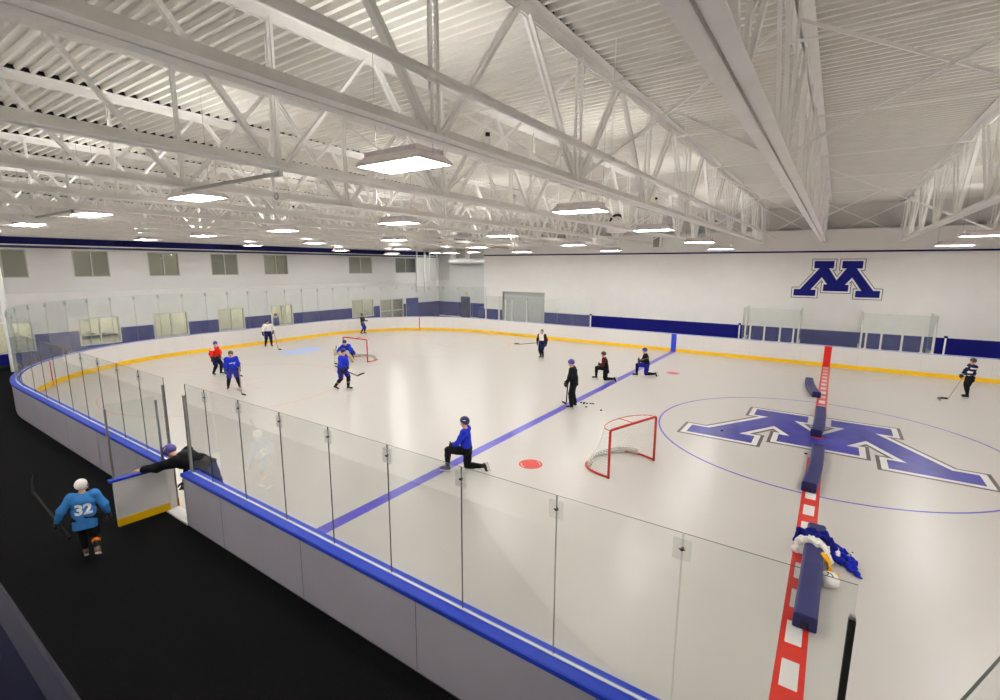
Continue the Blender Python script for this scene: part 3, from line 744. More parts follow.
MB().path([(-.3+.3*(1-math.cos(t)), 0, .45+.28*math.sin(t)) for t in np.linspace(0, PI, 12)], .05).build('hose', M_DARKMETAL, parent=r)
MB().tube((0,0,.45), (0,0,1.75), .02, n=8).build('rod', M_STEEL, parent=r)
r = thing('round_sensor', 'round grey sensor hanging below a truss beside the long strut', 'sensor', (-6.75, -12.9, 6.06))
MB().path([(.045*math.cos(t), .01, .045*math.sin(t)) for t in np.linspace(0, 2*PI, 20)], .010).build('ring', M_GALV, parent=r)
MB().tube((0,0,.045), (0,0,2.1), .006, n=6).build('rod', M_STEEL, parent=r)
# safety netting at the far end of the rink
nt = thing('safety_netting', 'hazy white safety netting hung in front of the left wall', 'netting', (-32.2, 0, 3.5))
MB().box((-.006, -11.35, .2), (.006, 20.9, 2.5)).build('mesh', M_NETTING, parent=nt)
MB().tube((0, -11.35, 2.52), (0, 20.9, 2.52), .018, n=8).build('top_cable', M_STEEL, parent=nt)
MB().box((-.06, -11.5, -3.5), (.06, -11.28, 2.6)).build('pole', M_STEEL, parent=nt)

# ------------------------------------------------------------------ goals
def goal(label, loc, rz, wobble=0):
    """opening faces -y local"""
    r = thing('hockey_goal', label, 'goal', loc, rz)
    W, H, R = .915, 1.22, .032
    b = MB(); b.path([(-W,0,0),(-W,0,H-.05),(-W+.02,0,H-.015),(-W+.05,0,H),(W-.05,0,H),(W-.02,0,H-.015),(W,0,H-.05),(W,0,0)], R, n=12)
    b.build('goal_frame', M_GOAL, parent=r, smooth=True)
    def base(t): # t 0..1 from left to right, at floor
        a = PI*t; return (-math.cos(a)*(W+.26*math.sin(a)), 1.12*max(math.sin(a), 0)**.8)
    def top(t):
        a = PI*t; return (-math.cos(a)*W, .50*max(math.sin(a), 0)**.8)
    T = np.linspace(0, 1, 33)
    for Tq in (T[:11], T[24:]): MB().path([(*base(t), .03) for t in Tq], .028, n=8).build('base_frame', M_GOAL, parent=r, smooth=True)
    MB().path([(*base(t), .03) for t in T[10:25]], .026, n=8).build('base_frame_back', M_NET, parent=r, smooth=True)
    sk = MB(); vs = []
    for t in T[6:29]:
        (x, y) = base(t); vs += [(x*.97, y*.97, .04), (x*.93, y*.90, .19), (x*.90, y*.87, .19), (x*.94, y*.94, .04)]
    n_ = len(vs)//4; sk.add(vs, [(i*4+j, i*4+(j+1) % 4, (i+1)*4+(j+1) % 4, (i+1)*4+j) for i in range(n_-1) for j in range(4)]+[(3,2,1,0), (n_*4-4, n_*4-3, n_*4-2, n_*4-1)])
    sk.build('net_skirt', M_SKIRT, parent=r, smooth=True)
    MB().path([(*top(t), H-.01) for t in T], .012, n=6).build('top_rail', mat('goal_rail_pink', (206,120,110), .5), parent=r, smooth=True)
    MB().tube((0, .0, H), (0, .5, H), .01, n=6).build('centre_bar', M_GOAL, parent=r)
    # white skirt pad along the base
    b = MB(); P = [base(t) for t in T]; vs = []; fs = []
    for (x, y) in P: vs += [(x*.96, y*.94, .05), (x*.95, y*.9, .20)]
    # netting: cords between base and top rails
    nb = MB(); S = 30; V = 16; c = .0035
    def pt(t, v):
        bx, by = base(t); tx, ty = top(t); s_ = v**1.0
        sag = math.sin(PI*v)*.10*math.sin(PI*t)
        return Vector((bx*(1-s_)+tx*s_, (by*(1-s_)+ty*s_)-sag, .05+(H-.07)*v))
    for i in range(S+1):
        t = i/S; nb.path([pt(t, v) for v in np.linspace(0, 1, 9)], c, n=3)
    for j in range(1, V):
        v = j/V; nb.path([pt(t, v) for t in np.linspace(0, 1, 25)], c, n=3)
    for i in range(1, 20):
        x = -W+2*W*i/20; yy = .5*max(1-(x/W)**2, 0)**.4; nb.path([(x, 0, H), (x, yy, H-.02)], c, n=3)
    for j in range(1, 5):
        yy = .1*j; xx = W*math.sqrt(max(1-(yy/.5)**2.5, 0)); nb.path([(-xx, yy, H-.01), (xx, yy, H-.01)], c, n=3)
    nb.build('net', M_NET, parent=r)
    return r
gdir = math.atan2(-4.55+6.4, -3.55+4.13)
goal('red hockey goal standing beside the centre circle', (-3.82, -5.5, 0), math.radians(72))
goal('red hockey goal with the crouching goalie in front', (-21.1, -.1, 0), math.radians(3))

# ------------------------------------------------------------------ foam bumpers
def bumper(label, far, near, bend=0.):
    far = Vector((*far, 0)); near = Vector((*near, 0)); L = (near-far).length; ang = math.atan2(near.y-far.y, near.x-far.x)
    r = thing('foam_bumper', label, 'bumper', (near.x, near.y, 0.009), ang+PI, 'blue foam bumpers along the centre line')
    b = MB(); n = 14; w, h, c = .15, .24, .035
    sec = [(-w,c*.4),(-w+c*.4,0),(w-c*.4,0),(w,c*.4),(w,h-c),(w-c,h),(-w+c,h),(-w,h-c)]
    rr_ = random.Random(int(abs(far.y)*10)); vs = []
    for i in range(n+1):
        t = i/n; off = bend*math.sin(PI*t); dz = 1-.03*abs(math.sin(5*t+rr_.random()))
        for (a, z) in sec: vs.append((L*t, a+off, z*dz))
    k = len(sec); fs = [tuple(range(k-1, -1, -1)), tuple(range(n*k, n*k+k))]
    for i in range(n):
        for j in range(k): fs.append((i*k+j, i*k+(j+1) % k, (i+1)*k+(j+1) % k, (i+1)*k+j))
    b.add(vs, fs); b.build('cover', M_PAD, parent=r, bevel=.01)
    MB().box((-.012, -.05, .09), (0, .05, .12)).box((-.018,-.05,.02),(-.010,-.02,.11)).box((-.018,.02,.02),(-.010,.05,.11)).build('handle_strap', M_BLACK, parent=r)
    return r
bumper('blue foam bumper farthest away, angled off the centre line', (-.56, 8.25), (-.2, 5.38), .06)
bumper('blue foam bumper lying on the upper half of the ice logo', (-.01, 3.1), (-.05, .0), -.05)
bumper('blue foam bumper just below the ice logo, second from the camera', (.04, -1.4), (-.05, -4.46), -.04)
bumper('blue foam bumper nearest the camera with jerseys piled on it', (.16, -6.5), (.11, -9.55), 0)

# ------------------------------------------------------------------ pucks
M_PUCK = mat('puck_rubber', (14, 14, 15), .5)
def puck(x, y, label, grp='pucks by the coach'):
    b = MB().tube((0,0,0), (0,0,.026), .04, n=18); o = b.build('puck', M_PUCK); o.location = (x, y, .007); tag(o, label, 'puck', grp)
for i, (x, y) in enumerate(((-7.50,-.66),(-7.40,-.60),(-7.36,-.72),(-7.27,-.64),(-7.15,-.58),(-7.06,-.55),(-7.10,-1.08),(-6.49,-1.15))):
    puck(x, y, 'black puck on the ice beside the coach, %s from the left' % ORD[i])
puck(3.78, 7.75, 'black puck at the blade of the player on the right', None)
puck(-.22, -1.76, 'black puck beside the foam bumper below the ice logo', None)
puck(-2.5, -1.03, 'black puck on the left leg of the ice logo', None)

# ================================================================== figures
def unit(v): v = np.asarray(v, float); return v/max(np.linalg.norm(v), 1e-9)
class Field:
    def __init__(s): s.pr = []; s.post = []
    def cap(s, a, b, ra, rb=None, k=.03):
        a = np.asarray(a, float); b = np.asarray(b, float); rb = ra if rb is None else rb
        s.pr.append(('c', a, b, ra, rb, k)); return s
    def ell(s, c, r, A=None, k=.03):
        s.pr.append(('e', np.asarray(c, float), np.asarray(r, float), np.eye(3) if A is None else np.asarray(A, float), 0, k)); return s
    def bounds(s):
        lo = np.full(3, 1e9); hi = -lo
        for p in s.pr:
            if p[0] == 'c': m = max(p[3], p[4]); l = np.minimum(p[1], p[2])-m; h = np.maximum(p[1], p[2])+m
            else: m = p[2].max(); l = p[1]-m; h = p[1]+m
            lo = np.minimum(lo, l); hi = np.maximum(hi, h)
        return lo, hi
    def mesh(s, h, noise=0., nf=14., seed=0):
        lo, hi = s.bounds(); lo = lo-3*h; hi = hi+3*h
        n = np.ceil((hi-lo)/h).astype(int)+1
        F = np.full(n, .2, np.float32)
        ax = [lo[i]+h*np.arange(n[i]) for i in range(3)]
        for p in s.pr:
            k = p[5]; mg = k+3*h
            if p[0] == 'c': m = max(p[3], p[4])+mg; l = np.minimum(p[1], p[2])-m; u = np.maximum(p[1], p[2])+m
            else: m = p[2].max()+mg; l = p[1]-m; u = p[1]+m
            i0 = np.clip(((l-lo)/h).astype(int), 0, n-1); i1 = np.clip(np.ceil((u-lo)/h).astype(int)+1, 1, n)
            X = ax[0][i0[0]:i1[0]][:, None, None]; Y = ax[1][i0[1]:i1[1]][None, :, None]; Z = ax[2][i0[2]:i1[2]][None, None, :]
            if p[0] == 'c':
                a, b, ra, rb = p[1:5]; ab = b-a; L2 = max(ab@ab, 1e-9)
                t = np.clip(((X-a[0])*ab[0]+(Y-a[1])*ab[1]+(Z-a[2])*ab[2])/L2, 0, 1)
                d = np.sqrt((X-a[0]-t*ab[0])**2+(Y-a[1]-t*ab[1])**2+(Z-a[2]-t*ab[2])**2)-(ra+(rb-ra)*t)
            else:
                c, r, A = p[1:4]
                q = [((X-c[0])*A[i][0]+(Y-c[1])*A[i][1]+(Z-c[2])*A[i][2])/r[i] for i in range(3)]
                k0 = np.sqrt(q[0]**2+q[1]**2+q[2]**2); k1 = np.sqrt((q[0]/r[0])**2+(q[1]/r[1])**2+(q[2]/r[2])**2)
                d = k0*(k0-1)/np.maximum(k1, 1e-6)
            S = F[i0[0]:i1[0], i0[1]:i1[1], i0[2]:i1[2]]
            hh = np.maximum(k-np.abs(S-d), 0)/k
            F[i0[0]:i1[0], i0[1]:i1[1], i0[2]:i1[2]] = np.minimum(S, d)-hh*hh*k*.25
        X, Y, Z = ax[0][:, None, None], ax[1][None, :, None], ax[2][None, None, :]
        if noise:
            ph = seed*1.7
            F = F+noise*(np.sin(X*nf+Z*nf*.8+ph)*np.sin(Y*nf*1.1-Z*nf*.6+ph*2)+.6*np.sin(Z*nf*2.1+X*nf*1.3-Y*nf+ph))
        if getattr(s, 'folds', 0):
            rs = np.random.RandomState(seed+11)
            for o_ in range(7):
                kv = rs.randn(3); kv = kv/np.linalg.norm(kv)*s.ff*(1+.35*o_); ph = rs.rand()*6
                F = F+s.folds*(1-.08*o_)*(np.abs(np.sin(X*kv[0]+Y*kv[1]+Z*kv[2]*.6+ph+1.2*np.sin(X*kv[1]*.6-Y*kv[0]*.5)))-.62)
        for (nrm, d0) in s.post:     # keep side where n.x < d0
            F = np.maximum(F, X*nrm[0]+Y*nrm[1]+Z*nrm[2]-d0)
        return nets(F, lo, h)
def nets(F, lo, h):
    S = F < 0
    def corner(A, i, j, k): return A[i:A.shape[0]-1+i, j:A.shape[1]-1+j, k:A.shape[2]-1+k]
    cs = [(i, j, k) for i in (0,1) for j in (0,1) for k in (0,1)]
    cnt = sum(corner(S, *c).astype(np.int8) for c in cs)
    mask = (cnt > 0) & (cnt < 8)
    I = np.argwhere(mask)
    idx = np.full(mask.shape, -1, np.int64); idx[mask] = np.arange(len(I))
    acc = np.zeros((len(I), 3)); num = np.zeros(len(I))
    val = {c: F[I[:,0]+c[0], I[:,1]+c[1], I[:,2]+c[2]] for c in cs}
    for c in cs:
        for a in range(3):
            if c[a]: continue
            d = list(c); d[a] = 1; d = tuple(d); f0, f1 = val[c], val[d]
            m = (f0 < 0) != (f1 < 0); t = np.where(m, f0/np.where(m, f0-f1, 1), 0)
            for q in range(3): acc[:, q] += np.where(m, c[q]+(t if q == a else 0), 0)
            num += m
    V = (I+acc/num[:, None])*h+lo
    faces = []
    for a in range(3):
        b, c = (a+1) % 3, (a+2) % 3
        s0 = [slice(None)]*3; s1 = [slice(None)]*3; s0[a] = slice(0, -1); s1[a] = slice(1, None)
        A0, A1 = S[tuple(s0)], S[tuple(s1)]
        E = np.argwhere(A0 != A1)
        E = E[(E[:, b] > 0) & (E[:, c] > 0) & (E[:, b] < S.shape[b]-1) & (E[:, c] < S.shape[c]-1)]
        ins = A0[E[:,0], E[:,1], E[:,2]]
        def cell(db, dc):
            q = E.copy(); q[:, b] -= db; q[:, c] -= dc; return idx[q[:,0], q[:,1], q[:,2]]
        q = np.stack([cell(1,1), cell(0,1), cell(0,0), cell(1,0)], 1)
        q[~ins] = q[~ins][:, ::-1]
        faces.append(q)
    return V, np.concatenate(faces)
def mesh_obj(name, VF, mats, parent, colf=None, s=1.):
    V, Fc = VF; me = bpy.data.meshes.new(name)
    V = V*s
    me.vertices.add(len(V)); me.vertices.foreach_set('co', V.astype(np.float32).ravel())
    me.loops.add(len(Fc)*4); me.loops.foreach_set('vertex_index', Fc.astype(np.int32).ravel())
    me.polygons.add(len(Fc)); me.polygons.foreach_set('loop_start', np.arange(0, len(Fc)*4, 4, dtype=np.int32))
    me.polygons.foreach_set('loop_total', np.full(len(Fc), 4, np.int32))
    me.polygons.foreach_set('use_smooth', np.ones(len(Fc), bool))
    mats = mats if isinstance(mats, (list, tuple)) else [mats]
    for m in mats: me.materials.append(m)
    if colf is not None:
        C = V[Fc].mean(1)/s; me.polygons.foreach_set('material_index', colf(C).astype(np.int32))
    me.update(calc_edges=True); me.validate()
    o = bpy.data.objects.new(name, me); COL.objects.link(o); o.parent = parent
    return o
def ik(a, c, l1, l2, hint):
    a, c, hint = map(lambda q: np.asarray(q, float), (a, c, hint)); d = c-a; L = np.linalg.norm(d); u = d/L
    L = min(L, (l1+l2)*.995); x = (l1*l1-l2*l2+L*L)/(2*L); hh = math.sqrt(max(l1*l1-x*x, 0))
    h = hint-u*(hint@u); h = unit(h); return a+u*x+h*hh
def frame(f, u):
    """rows: right, forward, up"""
    u = unit(u); f = unit(np.asarray(f, float)-u*(np.asarray(f, float)@u)); r = np.cross(f, u); return np.array([r, f, u])

def base_pose(P=(0,0,.98), U=(0,.12,1), Rt=(1,0,0), HU=(0,.05,1), HF=(0,1,-.1)):
    P = np.array(P, float); U = unit(U); Rt = unit(np.asarray(Rt, float)-U*(np.asarray(Rt, float)@U)); Fw = np.cross(U, Rt)
    J = dict(P=P, U=U, R=Rt, F=Fw, HU=unit(HU), HF=np.array(HF, float))
    J['neck'] = P+U*.53; J['head'] = J['neck']+unit(HU)*.17+unit(HF)*.02
    for s_, n in ((-1, 'L'), (1, 'R')):
        J['sh'+n] = P+U*.47+Rt*(.19*s_); J['hip'+n] = P+Rt*(.10*s_)-U*.02
    return J
def limbs(J, aL, aR, wL, wR, kh=((0,1,0),(0,1,0)), eh=((-1,-.3,-.4),(1,-.3,-.4)), fd=((-.15,1,0),(.15,1,0)), fu=((0,0,1),(0,0,1))):
    for n, a, w, k, e, f, u in (('L', aL, wL, kh[0], eh[0], fd[0], fu[0]), ('R', aR, wR, kh[1], eh[1], fd[1], fu[1])):
        J['an'+n] = np.array(a, float); J['kn'+n] = ik(J['hip'+n], a, .45, .43, k)
        d = np.array(w, float)-J['sh'+n]; L = np.linalg.norm(d)
        if L > .55: w = J['sh'+n]+d/L*.55
        J['wr'+n] = np.array(w, float); J['el'+n] = ik(J['sh'+n], w, .30, .27, e)
        J['fd'+n] = np.array(f, float); J['fu'+n] = np.array(u, float)
    return J

def hand_prims(f, w, d, back, side, g=1., curl=.6, k=.012):
    """palm + four bent fingers + thumb. d: finger direction, back: back of hand normal, side: thumb side"""
    w, d, back, side = np.asarray(w, float), unit(d), unit(back), unit(side)
    f.cap(w, w+d*.035, .026*g, .028*g, k)
    for i, (o, L) in enumerate(((.030, .078), (.010, .088), (-.010, .082), (-.029, .066))):
        r = .0098*g; b0 = w+d*.02+side*(o*.75*g); kn = w+d*.088+side*(o*g)
        f.cap(b0, kn, .014*g, .011*g, k)
        d1 = unit(d*math.cos(curl*.6)-back*math.sin(curl*.6)); p1 = kn+d1*L*.5*g
        d2 = unit(d*math.cos(curl*1.7)-back*math.sin(curl*1.7)); p2 = p1+d2*L*.5*g
        f.cap(kn, p1, r*1.05, r, .004); f.cap(p1, p2, r, r*.85, .004)
    t0 = w+d*.025+side*.026*g; t1 = t0+unit(d*.6+side*.8-back*.3)*.042*g; t2 = t1+unit(d+side*.15-back*.4)*.032*g
    f.cap(t0, t1, .014*g, .0115*g, .008); f.cap(t1, t2, .0112*g, .009*g, .004)

def person(label, loc, head_deg, s, J, O, name='person'):
    """O: outfit dict"""
    root = thing(name, label, 'person', (loc[0], loc[1], loc[2] if len(loc) > 2 else 0), math.radians(head_deg))
    det = O.get('det', .02)
    U, Rt, Fw, P = J['U'], J['R'], J['F'], J['P']; B = np.array([Rt, Fw, U])
    # ---- body, one continuous surface
    f = Field()
    HB = frame(J['HF'], J['HU']); hr, hf, hu = HB; H = J['head']
    f.ell(H+hu*.03-hf*.01, (.076, .096, .100), HB, .03); f.ell(H-hu*.045+hf*.028, (.056, .062, .070), HB, .03)
    f.cap(H+hf*.094-hu*.005, H+hf*.112-hu*.03, .008, .014, .012)
    f.cap(H+hf*.085-hu*.062-hr*.014, H+hf*.085-hu*.062+hr*.014, .010, .010, .01)
    f.ell(H-hu*.105+hf*.062, (.024, .022, .02), HB, .02)
    for q in (-1, 1):
        f.ell(H+hr*(.079*q)-hf*.008-hu*.012, (.012, .022, .033), HB, .008)
    f.cap(J['neck']-U*.05, H-hu*.06, .058, .054, .03)
    f.ell(P+U*.37, (.165, .105, .17), B, .06); f.ell(P+U*.17, (.135, .095, .15), B, .06); f.ell(P+U*.0, (.155, .11, .13), B, .06)
    for n, q in (('L', -1), ('R', 1)):
        f.cap(J['sh'+n], J['el'+n], .056, .042, .03); f.cap(J['el'+n], J['wr'+n], .042, .028, .02)
        f.cap(J['neck']-U*.06+Rt*(.05*q), J['sh'+n], .05, .055, .04)
        f.cap(J['hip'+n], J['kn'+n], .085, .056, .04); f.cap(J['kn'+n], J['an'+n], .056, .036, .03)
        fd, fu = unit(J['fd'+n]), unit(J['fu'+n]); A = J['an'+n]
        f.cap(A-fu*.03-fd*.02, A+fd*.12-fu*.05, .035, .028, .02)
        hd = J.get('hd'+n, J['wr'+n]-J['el'+n]); bk = J.get('hb'+n, Fw*.5+Rt*q); sd = np.cross(unit(hd), unit(bk))*(1 if n == 'L' else -1)
        sd = J.get('hs'+n, sd)
        J['_h'+n] = (hd, bk, sd)
        gv = O.get('gloves') is not False and not (O.get('bare') and n in O['bare'])
        hand_prims(f, J['wr'+n], hd, bk, sd, .72 if gv else 1., 1.2 if gv else J.get('curl', .9))
    body = mesh_obj('body', f.mesh(O.get('bdet', det)), M_SKIN, root, s=s)
    # face features
    for q in (-1, 1):
        e = H+hf*.083+hr*(.031*q)+hu*.004
        b = Field().ell(e, (.013, .008, .008), HB, .01); mesh_obj('eye', b.mesh(.004), M_EYE, body, s=s)
    b = Field().cap(H+hf*.094-hu*.062-hr*.018, H+hf*.094-hu*.062+hr*.018, .007, .007); mesh_obj('mouth', b.mesh(.004), M_LIP, body, s=s)
    # ---- pants
    slim = O.get('slim')
    f = Field(); pr_ = O.get('pr', 1.)
    f.ell(P+U*.02, (.185*pr_, .145*pr_, .15), B, .05)
    for n, q in (('L', -1), ('R', 1)):
        if slim:
            f.cap(J['hip'+n], J['kn'+n], .12, .095, .04); f.cap(J['kn'+n], J['an'+n]+unit(J['kn'+n]-J['an'+n])*.05, .095, .082, .03)
        else:
            kk = J['hip'+n]+(J['kn'+n]-J['hip'+n])*.86; f.cap(J['hip'+n], kk, .128*pr_, .108*pr_, .04)
    pc = O.get('pants', M_BLACK)
    po = mesh_obj('hockey_pants' if not slim else 'track_pants', f.mesh(det*.9, .004, 18, seed=1), pc, root, s=s)
    # ---- socks with shin pads
    if not slim:
        for n in 'LR':
            f = Field(); k_, a_ = J['kn'+n], J['an'+n]; d = unit(a_-k_); e = k_+(J['hip'+n]-k_)*.22
            f.cap(e, k_, .082, .084, .02); f.cap(k_, k_+(a_-k_)*.35, .084, .080, .02); f.cap(k_+(a_-k_)*.35, a_-d*.05, .080, .058, .02)
            sk = O.get('socks'+n, O.get('socks', [M_BLACK])); sk = sk if isinstance(sk, (list, tuple)) else [sk]
            if len(sk) > 1:
                def cf(C, k_=k_, a_=a_): 
                    t = (C-k_)@(a_-k_)/((a_-k_)@(a_-k_)); return ((t > .45) & (t < .62)).astype(int)
            else: cf = None
            mesh_obj('hockey_sock', f.mesh(det*.8, .002, 30), list(sk), root, cf, s)
    # ---- jersey
    f = Field(); jr = O.get('jr', 1.); hem = O.get('hem', .24)
    f.ell(P+U*.36, (.215*jr, .15*jr, .19), B, .06); f.ell(P+U*.14, (.195*jr, .155*jr, .19), B, .06)
    f.cap(P+U*.12-Rt*.07, P-U*(hem+.02)-Rt*.075, .13*jr, .135*jr, .05); f.cap(P+U*.12+Rt*.07, P-U*(hem+.02)+Rt*.075, .13*jr, .135*jr, .05)
    f.cap(J['neck']-U*.07-Rt*.05, J['neck']-U*.07+Rt*.05, .085, .085, .04)
    for n, q in (('L', -1), ('R', 1)):
        sh = J['sh'+n]; f.ell(sh+U*.0, (.095*jr, .10*jr, .085), B, .04)
        f.cap(sh, J['el'+n], .088*jr, .078*jr, .04); f.cap(J['el'+n], J['wr'+n]-unit(J['wr'+n]-J['el'+n])*.03, .078*jr, .056*jr, .03)
    f.post.append((-U, -(P@U)+hem))
    jm = O['jersey']; jm = jm if isinstance(jm, (list, tuple)) else [jm]; cf = None
    if len(jm) > 1: cf = lambda C: O['jcol'](C, J)
    jo = mesh_obj('jersey' if not O.get('jacket') else 'jacket', f.mesh(det*.9, O.get('wr', .006), 15, seed=3), list(jm), root, cf, s)
    # ---- helmet / cap
    f = Field(); c = H+hu*.045-hf*.012
    f.ell(c, (.103, .122, .105), HB, .02); f.ell(c-hf*.045-hu*.035, (.090, .080, .085), HB, .03)
    for q in (-1, 1): f.cap(c+hr*.088*q-hu*.03, c+hr*.084*q-hu*.075+hf*.01, .022, .016, .02)
    # visor line: keep above brow in front
    nrm = unit(hf*.62-hu*.8); f.post.append((nrm, (c+hf*.085-hu*.035)@nrm))
    V, Fc = f.mesh(det*.55)
    hm = O.get('helmet', M_BLACK)
    if O.get('hair'): ho = mesh_obj('hair', (V, Fc), hm, root, s=s)
    else:
        ho = mesh_obj('helmet', (V, Fc), hm, root, s=s)
        if O.get('cage'):
            b = MB()
            for t in np.linspace(-.055, .055, 6): b.path([(H+hr*t*1.0+hf*(.128-abs(t)*.5)*1.0+hu*z)*s for z in np.linspace(.035, -.11, 7)], .0028, n=4)
            for z in (.0, -.035, -.07, -.105): b.path([(H+hr*t+hf*(.13-abs(t)*.45)+hu*z)*s for t in np.linspace(-.085, .085, 9)], .0028, n=4)
            b.build('face_cage', M_ALU, parent=ho)
        b = MB(); b.path([(c+hr*(.09*math.cos(a))*1.0+hf*(.045+.0*a)-hu*(.08+.075*math.sin(a)))*s for a in np.linspace(0, PI, 12)], .005*s, n=5)
        b.build('chin_strap', M_STICKB if not O.get('cage') else M_WHITE, parent=ho)
        if O.get('hmark'):
            q = c-hf*.02+hu*.02
            b = Field().ell(q+hr*.098, (.006, .05, .012), HB).ell(q-hr*.098, (.006, .05, .012), HB); mesh_obj('helmet_mark', b.mesh(.006), O['hmark'], ho, s=s)
    # ---- gloves
    if O.get('gloves') is not False:
        for n, q in (('L', -1), ('R', 1)):
            if O.get('bare') and n in O['bare']: continue
            hd, bk, sd = J['_h'+n]; f = Field(); w = J['wr'+n]; d = unit(hd)
            f.cap(w-d*.09, w-d*.01, .066, .050, .02); f.ell(w+d*.055+unit(bk)*.012, (.052, .062, .04), frame(d, bk)[[0, 1, 2]], .02)
            hand_prims(f, w, hd, bk, sd, 1.6, .8, .024)
            mesh_obj('hockey_glove', f.mesh(det*.6), O.get('gloves', M_BLACK), root, s=s)
    # ---- skates / shoes
    for n in 'LR':
        fd, fu = unit(J['fd'+n]), unit(J['fu'+n]); fd = unit(fd-fu*(fd@fu)); A = J['an'+n]; fr = np.cross(fd, fu)
        f = Field(); f.cap(A+unit(J['kn'+n]-A)*.06, A-fu*.03, .052, .050, .02); f.cap(A-fu*.045-fd*.035, A-fu*.05+fd*.13, .042, .036, .03); f.ell(A-fu*.055+fd*.155, (.044, .06, .034), np.array([fr, fd, fu]), .02)
        shoe = O.get('shoe')
        sk = mesh_obj('skate' if not shoe else 'shoe', f.mesh(det*.6), O.get('skates', M_BLACK), root, s=s)
        b = MB()
        def q3(a, h): return A+fd*a-fu*h
        if shoe: 
            b.bar(q3(-.07,.105)*s, q3(.2,.105)*s, .075*s, .03*s, up=fu); b.build('sole', M_HOLD, parent=sk)
        else:
            b.bar(q3(-.075,.10)*s, q3(-.0,.10)*s, .03*s, .05*s, up=fu); b.bar(q3(.09,.10)*s, q3(.19,.10)*s, .03*s, .05*s, up=fu); b.bar(q3(-.08,.125)*s, q3(.2,.125)*s, .016*s, .02*s, up=fu)
            b.build('blade_holder', M_HOLD, parent=sk)
            MB().bar(q3(-.09,.142)*s, q3(.205,.142)*s, .004*s, .02*s, up=fu).build('blade', M_BLADE, parent=sk)
    return root, body, jo
def toworld(root_loc, head_deg, s, p):
    a = math.radians(head_deg); p = np.asarray(p, float)*s
    return np.array([root_loc[0]+p[0]*math.cos(a)-p[1]*math.sin(a), root_loc[1]+p[0]*math.sin(a)+p[1]*math.cos(a), p[2]])
def stick(label, top, heel, toe_dir, shaft=M_STICKB, s=1., up=(0,0,1)):
    top = Vector(top); heel = Vector(heel); d = (heel-top).normalized(); td = Vector(toe_dir).normalized(); up = Vector(up).normalized()
    r = thing('hockey_stick', label, 'hockey stick', tuple(heel))
    o = heel
    side = d.cross(td).normalized()
    MB().bar(top-o, (0,0,0), .024*s, .034*s, up=side).build('shaft', shaft, parent=r)
    MB().bar(top-o, top-o+d*.2*s, .029*s, .039*s, up=side).build('grip', M_STICKB, parent=r)
    b = MB(); n = 7; vs = []
    for i in range(n+1):
        t = i/n; c = td*(.30*s*t)+side*(.035*s*t*t); hgt = (.062 if t < .85 else .045)*s
        for a, z in ((-.006, 0), (.006, 0), (.006, 1), (-.006, 1)): vs.append(tuple(c+side*(a*s)+up*(z*hgt-.01*s)))
    fs = [(3,2,1,0), tuple(range(n*4, n*4+4))]+[(i*4+j, i*4+(j+1) % 4, (i+1)*4+(j+1) % 4, (i+1)*4+j) for i in range(n) for j in range(4)]
    b.add(vs, fs).build('blade', M_STICKB, parent=r)
    return r
def decal_text(txt, size, parent, target, origin, dirv, right, up, m, name='jersey_number', s=1., extrude=.004):
    """letters wrapped onto the cloth by casting along dirv"""
    cu = bpy.data.curves.new('txt', 'FONT'); cu.body = txt; cu.size = size; cu.align_x = 'CENTER'; cu.align_y = 'CENTER'; cu.offset = size*.045
    to = bpy.data.objects.new('txt', cu); COL.objects.link(to)
    dg = bpy.context.evaluated_depsgraph_get(); me = bpy.data.meshes.new_from_object(to.evaluated_get(dg)); bpy.data.objects.remove(to)
    import bmesh
    bm = bmesh.new(); bm.from_mesh(me)
    bmesh.ops.triangulate(bm, faces=bm.faces)
    bmesh.ops.subdivide_edges(bm, edges=[e for e in bm.edges if e.calc_length() > size*.12], cuts=2)
    bv = BVHTree.FromPolygons([v.co for v in target.data.vertices], [p.vertices[:] for p in target.data.polygons])
    o = Vector(origin); r, u, d = Vector(right), Vector(up), Vector(dirv).normalized()
    for v in bm.verts:
        p = o+r*v.co.x+u*v.co.y; h = bv.ray_cast(p-d*.5, d)
        v.co = (h[0] if h[0] is not None else p)-d*extrude
    bm.to_mesh(me); bm.free()
    me.materials.clear(); me.materials.append(m)
    ob = bpy.data.objects.new(name, me); COL.objects.link(ob); ob.parent = parent
    return ob

# outfits
C = lambda n, rgb, **k: mat(n, rgb, .8, var=.08, bump=.25, bscale=60, spec=.15, **k)
ROYAL = C('jersey_royal_blue', (34, 52, 190)); ROYAL2 = C('jersey_blue', (40, 58, 200)); NAVYC = C('cloth_navy', (24, 28, 70)); BLK = C('cloth_black', (22, 22, 26))
RED = C('jersey_red', (220, 44, 30)); WHT = C('jersey_white', (235, 230, 224)); LBLUE = C('jersey_light_blue', (60, 128, 196)); PURPLE = C('cloth_blue_purple', (50, 48, 140))
GREENK = C('jersey_dark_green', (34, 46, 36)); DKRED = C('jersey_dark_red', (90, 30, 28)); TAN = C('pad_tan', (206, 190, 158)); ORANGE = C('sock_orange', (226, 120, 30))
HB_ = mat('helmet_blue', (52, 56, 150), .3); HK = mat('helmet_dark', (40, 38, 42), .3); HN = mat('helmet_navy', (28, 36, 84), .3); HW = mat('helmet_white', (240, 236, 228), .3); HBR = mat('helmet_brown', (74, 58, 46), .4); HP = mat('helmet_purple', (84, 74, 150), .3)
GLK = mat('glove_black', (20, 20, 24), .6); GLN = mat('glove_navy', (30, 34, 70), .6); GLB = mat('glove_blue_grey', (60, 76, 110), .6)

